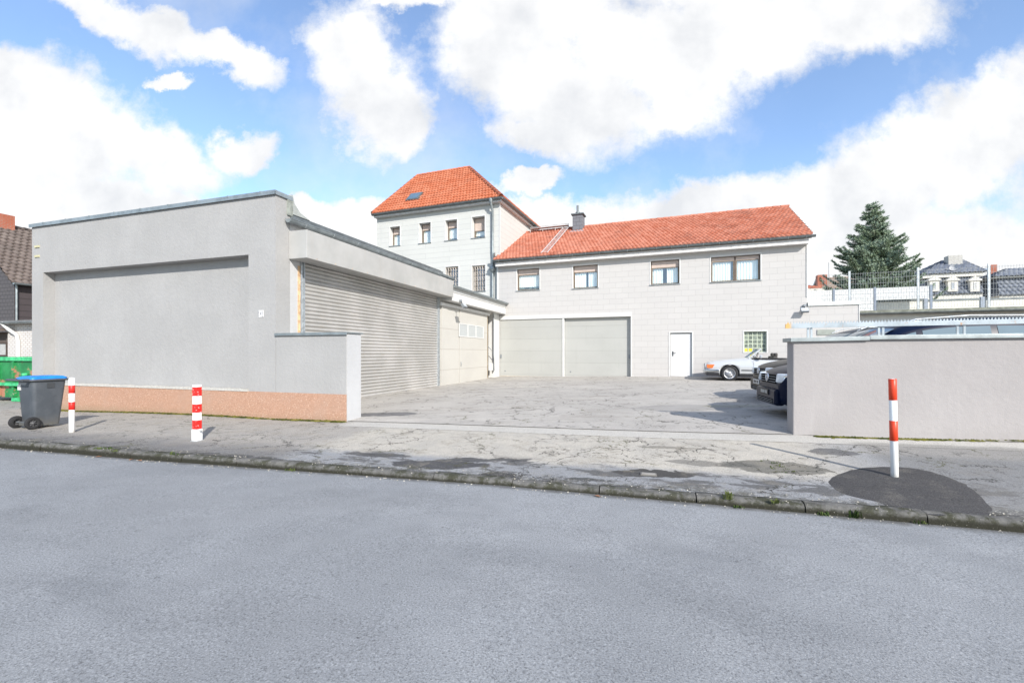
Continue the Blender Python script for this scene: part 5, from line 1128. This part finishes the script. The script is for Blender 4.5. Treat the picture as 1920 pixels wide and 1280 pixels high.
for (pa, pb) in ((1645, 1732), (1740, 1838), (1850, 1935)):
    vq = vg + 6.3; a, b = B.u(pa, vq), B.u(pb, vq); MB().box(a, b, vq, vq + .12, zg1 + .061, B.z((a + b) / 2, vq, 565 - (pa - 1645) * .02)).build('parapet', simple('cream_panel', (.66, .64, .58), .8), gr_)
    MB().box(a, b, vq - .03, vq + .15, B.z((a + b) / 2, vq, 565 - (pa - 1645) * .02) + .002, B.z((a + b) / 2, vq, 562 - (pa - 1645) * .02)).build('parapet_cap', m_zincd, gr_)
    MB().box(b - .0, b + .16, vq - .05, vq + .1, zg1 + .061, B.z((a + b) / 2, vq, 560 - (pa - 1645) * .02)).build('parapet_post', simple('slate_post', (.28, .32, .38), .6), gr_)
m_mesh = simple('mesh_wire', (.27, .29, .30), .6, .2)
# double bar mesh fence along the front edge
vf = vg - .1; z0f = zg1 + .07
fe = root('mesh_fence', B, 'galvanised double bar mesh fence standing along the roof edge of the garages', 'fence')
posts = [B.u(p, vf) for p in (1500, 1593, 1722, 1855)]; posts.append(2 * posts[-1] - posts[-2]); ftop = [B.z(posts[0], vf, 521), B.z(posts[1], vf, 514), B.z(posts[2], vf, 508), B.z(posts[3], vf, 497)]; zf = sum(ftop[1:4]) / 3
for i, x in enumerate(posts):
    if i == 0: continue
    MB().box(x - .035, x + .035, vf, vf + .07, z0f, zf + .12).build('post', m_galv, fe)
for i in range(len(posts) - 1):
    a, b = posts[i] + (.04 if i else .9), posts[i + 1] - .04; mb = MB(); n = int((b - a) / .09)
    for k in range(n + 1): x = a + (b - a) * k / n; mb.box(x - .003, x + .003, vf - .005, vf + .003, z0f + .05, zf + .03)
    nz = 7
    for k in range(nz + 1): z = z0f + .07 + (zf - z0f - .09) * k / nz; mb.box(a, b, vf - .013, vf - .0055, z - .005, z + .005)
    mb.build('mesh_panel', m_mesh, fe)
# privacy fence with woven strips
vp = vg + 5.6; pf = root('privacy_fence', B, 'white woven privacy strip fence on the garage roof behind the mesh fence', 'fence')
m_weave = siding('woven_strip', (.62, .63, .63), (.47, .48, .49), .25, .19, .018, dirt=.1); pst = [1505, 1563, 1640, 1745]
zp1 = (B.z(B.u(1563, vp), vp, 541) + B.z(B.u(1700, vp), vp, 540)) / 2
for i in range(3):
    a, b = B.u(pst[i], vp) + .05, B.u(pst[i + 1], vp) - .05; MB().box(a, b, vp, vp + .015, z0f if i < 2 else B.z((a + b) / 2, vp, 561), zp1).build('woven_panel', m_weave, pf)
    MB().box(b + .02, b + .11, vp - .04, vp + .05, z0f, zp1 + .05).build('post', simple('slate_grey', (.22, .26, .33), .5), pf)
    if i == 1: MB().box(b - 1.0, b + .015, vp - .01, vp - .001, z0f, zp1 - .0).build('gate_panel', m_weave, pf)

# ================================================================ far houses
m_dtile = tilemat('slate_blue_tile', (.13, .15, .19), (.24, .26, .30), (.08, .09, .11)); m_cream = simple('cream_stucco', (.66, .64, .58), .85)
HR = Frame(*P(1733, 550, 50).xy, -21)
mh = root('mansard_house', HR, 'large house with dark mansard roof, three white dormers and a white chimney behind the fences', 'house')
def mans(par, fr, pa, pb, yb, yt, ye, peaks, ypk, depth=9, ret=.9, dn=(), rname='roof'):
    a, b = fr.u(pa), fr.u(pb); cx = (a + b) / 2; z0, z1, z2, z3 = (fr.z(cx, 0, q) for q in (yb, yt, ye, ypk))
    MB().box(a + .1, b - .1, .1, depth, 0, z0).build('wall', m_cream, par)
    mb = MB(); bd = Vector((0, ret, z1 - z0)); tiles(mb, (0, 0, z0), (1, 0, 0), bd, bd.length, lambda q: a + q * .12, lambda q: b - q * .12, tw=.42, th=.45, hgt=.10, lift=.05)
    mb.quad((a, 0, z0), (a + .3, ret, z1), (a + .3, depth - ret, z1), (a, depth, z0)); mb.quad((b, 0, z0), (b - .3, ret, z1), (b - .3, depth - ret, z1), (b, depth, z0)); mb.build('mansard', m_dtile, par, recalc=False)
    MB().box(a - .1, b + .1, ret - .5, depth - ret + .5, z1 + .002, z2).build('cornice', m_cream, par)
    p, q = fr.u(peaks[0], depth / 2), fr.u(peaks[1], depth / 2); mb = MB(); e0, e1 = ret - .7, depth - ret + .7; ea, eb = a - .3, b + .3; zz = z2 + .01; zp = fr.z((p + q) / 2, depth / 2, ypk)
    bd = Vector((0, depth / 2 - e0, zp - zz)); Lb = bd.length; tiles(mb, (0, e0, zz), (1, 0, 0), bd, Lb, lambda t: ea + (p - ea) * t / Lb, lambda t: eb + (q - eb) * t / Lb, tw=.42, th=.45, hgt=.10, lift=.05)
    for (e, r_) in ((ea, p), (eb, q)):
        bs = Vector((r_ - e, 0, zp - zz)); Ls = bs.length; tiles(mb, (e, 0, zz), (0, 1, 0), bs, Ls, lambda t: e0 + (depth / 2 - e0) * t / Ls, lambda t: e1 + (depth / 2 - e1) * t / Ls, tw=.42, th=.45, hgt=.10, lift=.05)
    mb.quad((ea, e1, zz), (eb, e1, zz), (q, depth / 2, zp), (p, depth / 2, zp)); rf_ = mb.build(rname, m_dtile, par, recalc=False)
    for (xa, xb) in dn:
        u_, w_ = fr.u(xa), fr.u(xb); zd0, zd1 = fr.z(u_, 0, 547), fr.z(u_, 0, 527); d_ = MB(); d_.box(u_, w_, -.15, ret, zd0, zd1); d_.box(u_ - .15, w_ + .15, -.25, ret, zd1, zd1 + .12); d_.prism([(u_ - .15, -.22, zd1 + .12), (w_ + .15, -.22, zd1 + .12), ((u_ + w_) / 2, -.22, zd1 + .5)], (0, 1.1, 0)); dd_ = d_.build('dormer', m_cream, par)
        wi = MB(); ring(wi, u_ + .28, w_ - .28, zd0 + .22, zd1 - .15, .07, -.19, -.151); wi.box((u_ + w_) / 2 - .02, (u_ + w_) / 2 + .02, -.18, -.152, zd0 + .28, zd1 - .2); wi.build('window_frame', m_white, dd_)
        MB().quad((u_ + .3, -.156, zd0 + .24), (w_ - .3, -.156, zd0 + .24), (w_ - .3, -.156, zd1 - .17), (u_ + .3, -.156, zd1 - .17)).build('pane', simple('blue_pane', (.30, .38, .48), .1, 0, .8), dd_)
    return rf_, zp, depth
rf_, zp, dp_ = mans(mh, HR, 1736, 1846, 551, 518, 511, (1768, 1802), 488, dn=((1742, 1760), (1776, 1795), (1818, 1836)))
cxu = HR.u(1787, 3.2); MB().box(cxu - .62, cxu + .62, 2.7, 3.7, zp - 1.3, HR.z(cxu, 3.2, 480)).build('chimney', simple('chimney_white', (.44, .43, .40), .8), rf_)
cxu = HR.u(1860, 4); MB().box(cxu - .3, cxu + .3, 3.7, 4.3, zp - 2.2, HR.z(cxu, 4, 497)).build('brick_chimney', m_brick, rf_)
dsh = HR.u(1786, .8); zd_ = HR.z(dsh, .8, 503); MB().lathe((dsh, .5, zd_), (-.5, -.8, .35), [(.001, 0), (.2, .03), (.38, .12)], 16).build('satellite_dish', simple('dish_grey', (.5, .5, .5), .5), rf_); 
for px in (1774, 1841): xx = HR.u(px, 2.2); zq = HR.z(xx, 2.2, 506); MB().box(xx - .4, xx + .4, 1.9, 2.6, zq - .2, zq + .12, None).build('roof_window', simple('roof_pane', (.30, .36, .44), .1, 0, .8), rf_)
m2 = root('mansard_wing', HR, 'lower dark mansard house at the right edge of the photo behind the mesh fence', 'house')
mans(m2, HR, 1872, 1990, 552, 518, 515, (1888, 1960), 503, depth=7)
HT = Frame(*P(1513, 540, 46).xy, -21)
rh = root('red_roof_house', HT, 'distant house with red tiled roof and brick chimney beside the long building', 'house')
a, b = HT.u(1500), HT.u(1549); z0, z1 = HT.z(0, 0, 541), HT.z(0, 3, 530); MB().box(a, b, 0, 6, 0, z0).build('wall', m_cream, rh)
mb = MB(); bd = Vector((0, 3, z1 - z0)); tiles(mb, (0, 0, z0), (1, 0, 0), bd, bd.length, lambda t: a - .2, lambda t: b - t * .9, tw=.3, th=.4); bd = Vector((0, -3, z1 - z0)); tiles(mb, (0, 6, z0), (1, 0, 0), bd, bd.length, lambda t: a - .2, lambda t: b - t * .9, tw=.3, th=.4); rf3 = mb.build('roof', m_tileR, rh, recalc=False)
cx_ = HT.u(1540, 2); MB().box(cx_ - .42, cx_ + .42, 1.6, 2.4, z0 - .5, HT.z(cx_, 2, 516)).build('chimney', m_brick, rf3)
HB2 = Frame(*P(1560, 540, 54).xy, -21); bh = root('brown_roof_house', HB2, 'distant house with brown roof and pale verge left of the spruce', 'house')
a, b = HB2.u(1552), HB2.u(1640); z0, z1 = HB2.z(0, 0, 543), HB2.z(0, 4, 521); MB().box(a, b, 0, 8, 0, z0).build('wall', m_cream, bh)
mb = MB(); bd = Vector((0, 4, z1 - z0)); tiles(mb, (0, 0, z0), (1, 0, 0), bd, bd.length, lambda t: a - .2, lambda t: b, tw=.4, th=.45, hgt=.06); bd = Vector((0, -4, z1 - z0)); tiles(mb, (0, 8, z0), (1, 0, 0), bd, bd.length, lambda t: a - .2, lambda t: b, tw=.4, th=.45, hgt=.06); rf4 = mb.build('roof', tilemat('tan_tile', (.26, .20, .16), (.32, .25, .20), (.18, .14, .12)), bh, recalc=False)
MB().prism([(a - .3, -.1, z0), (a - .3, 4, z1 + .05), (a - .3, 8.1, z0), (a - .3, 8.1, z0 - .3), (a - .3, 4, z1 - .28), (a - .3, -.1, z0 - .3)], (.12, 0, 0)).build('verge_board', m_cream, rf4)
xa_ = HB2.u(1554, 3); MB().tube([(xa_, 3, z0), (xa_, 3, HB2.z(xa_, 3, 492))], .035, 6).build('antenna', m_steel, rf4)

# ================================================================ blue spruce
def spruce(x, y, H, Rr, label):
    e = empty('spruce_tree', (x, y, 0), 0, label, 'tree'); rnd = random.Random(5)
    MB().tube([(0, 0, -.3), (.05, 0, H * .35), (-.03, .05, H * .7), (0, 0, H * .97)], [.30, .21, .11, .02], 10).build('trunk', simple('spruce_bark', (.13, .09, .065), .95, 0, .1, .3, 8), e)
    wood = MB(); V = []; Fs = []
    M = Mat('spruce_needles', .75, 0, .2); f = M.noise(1.3, 4, .6); f2 = M.noise(9, 3, .6); c = M.mix(M.ramp(f, .38, .62), (.19, .25, .15), (.32, .40, .31)); c = M.mix(M.math('MULTIPLY', M.ramp(f2, .5, .7), .7), c, (.36, .42, .32)); M.col(c)
    def needles(p, d, r, L_):
        a = d.cross(Vector((0, 0, 1))); a = a.normalized() if a.length > .01 else Vector((1, 0, 0)); b = d.cross(a)
        for k in range(8):
            t = rnd.random() * 6.283; o = (a * math.cos(t) + b * math.sin(t)); tip = p + d * (L_ * rnd.uniform(.5, 1)) + o * r * rnd.uniform(.5, 1.1); s_ = d.cross(o) * r * .22
            n = len(V); V.extend([tuple(p - s_), tuple(p + s_), tuple(tip)]); Fs.append((n, n + 1, n + 2))
    z = 1.6
    while z < H - .1:
        k = (z - 1.6) / (H - 1.6); prof = Rr * ((1 - k) ** .9) * (1.0 if k > .12 else .86 + k); nb = 10 if k < .8 else 7
        for i in range(nb):
            a = rnd.random() * 6.283; ln = prof * rnd.uniform(.62, 1.18) + .12; rise = .12 + .35 * k + rnd.uniform(-.22, .25); p = Vector((0, 0, z + rnd.uniform(-.15, .15))); d = Vector((math.cos(a), math.sin(a), rise - .22)).normalized(); st = .15; n = max(2, int(ln / st)); pts = [p.copy()]
            for j in range(n):
                d = (d + Vector((rnd.uniform(-.06, .06), rnd.uniform(-.06, .06), .022 + rnd.uniform(-.04, .05)))).normalized(); p = p + d * st; pts.append(p.copy()); fr_ = (j + 1) / n
                if fr_ > .18:
                    needles(p, d, .17, .26); sd = d.cross(Vector((0, 0, 1))).normalized(); tl = (1 - fr_) * .62 * min(1.4, ln * .5) + .16
                    for s_ in (-1, 1):
                        if rnd.random() < .85:
                            q = p.copy(); dd = (d * .75 + sd * s_ * rnd.uniform(.6, 1.0) + Vector((0, 0, rnd.uniform(-.22, .18)))).normalized(); m_ = max(1, int(tl / .14))
                            for t in range(m_): q = q + dd * .14; needles(q, dd, .14, .20)
            wood.tube(pts[::2] if len(pts) > 4 else pts, [.035 * (1 - t / len(pts)) + .006 for t in range(0, len(pts), 2)] if len(pts) > 4 else .012, 4, False)
        z += .30 if k < .7 else .22
    for j in range(14): needles(Vector((0, 0, H - .6 + j * .05)), Vector((0, 0, 1)), .12, .2)
    print('needles', len(Fs))
    wood.build('branches', simple('branch_bark', (.14, .095, .06), .95), e)
    MB().add(V, Fs).build('crown', M.m, e, recalc=False)
tp = P(1637, 384, 38); spruce(tp.x, 38, tp.z, 5.5, 'large blue green spruce behind the white privacy fence on the garage roof')
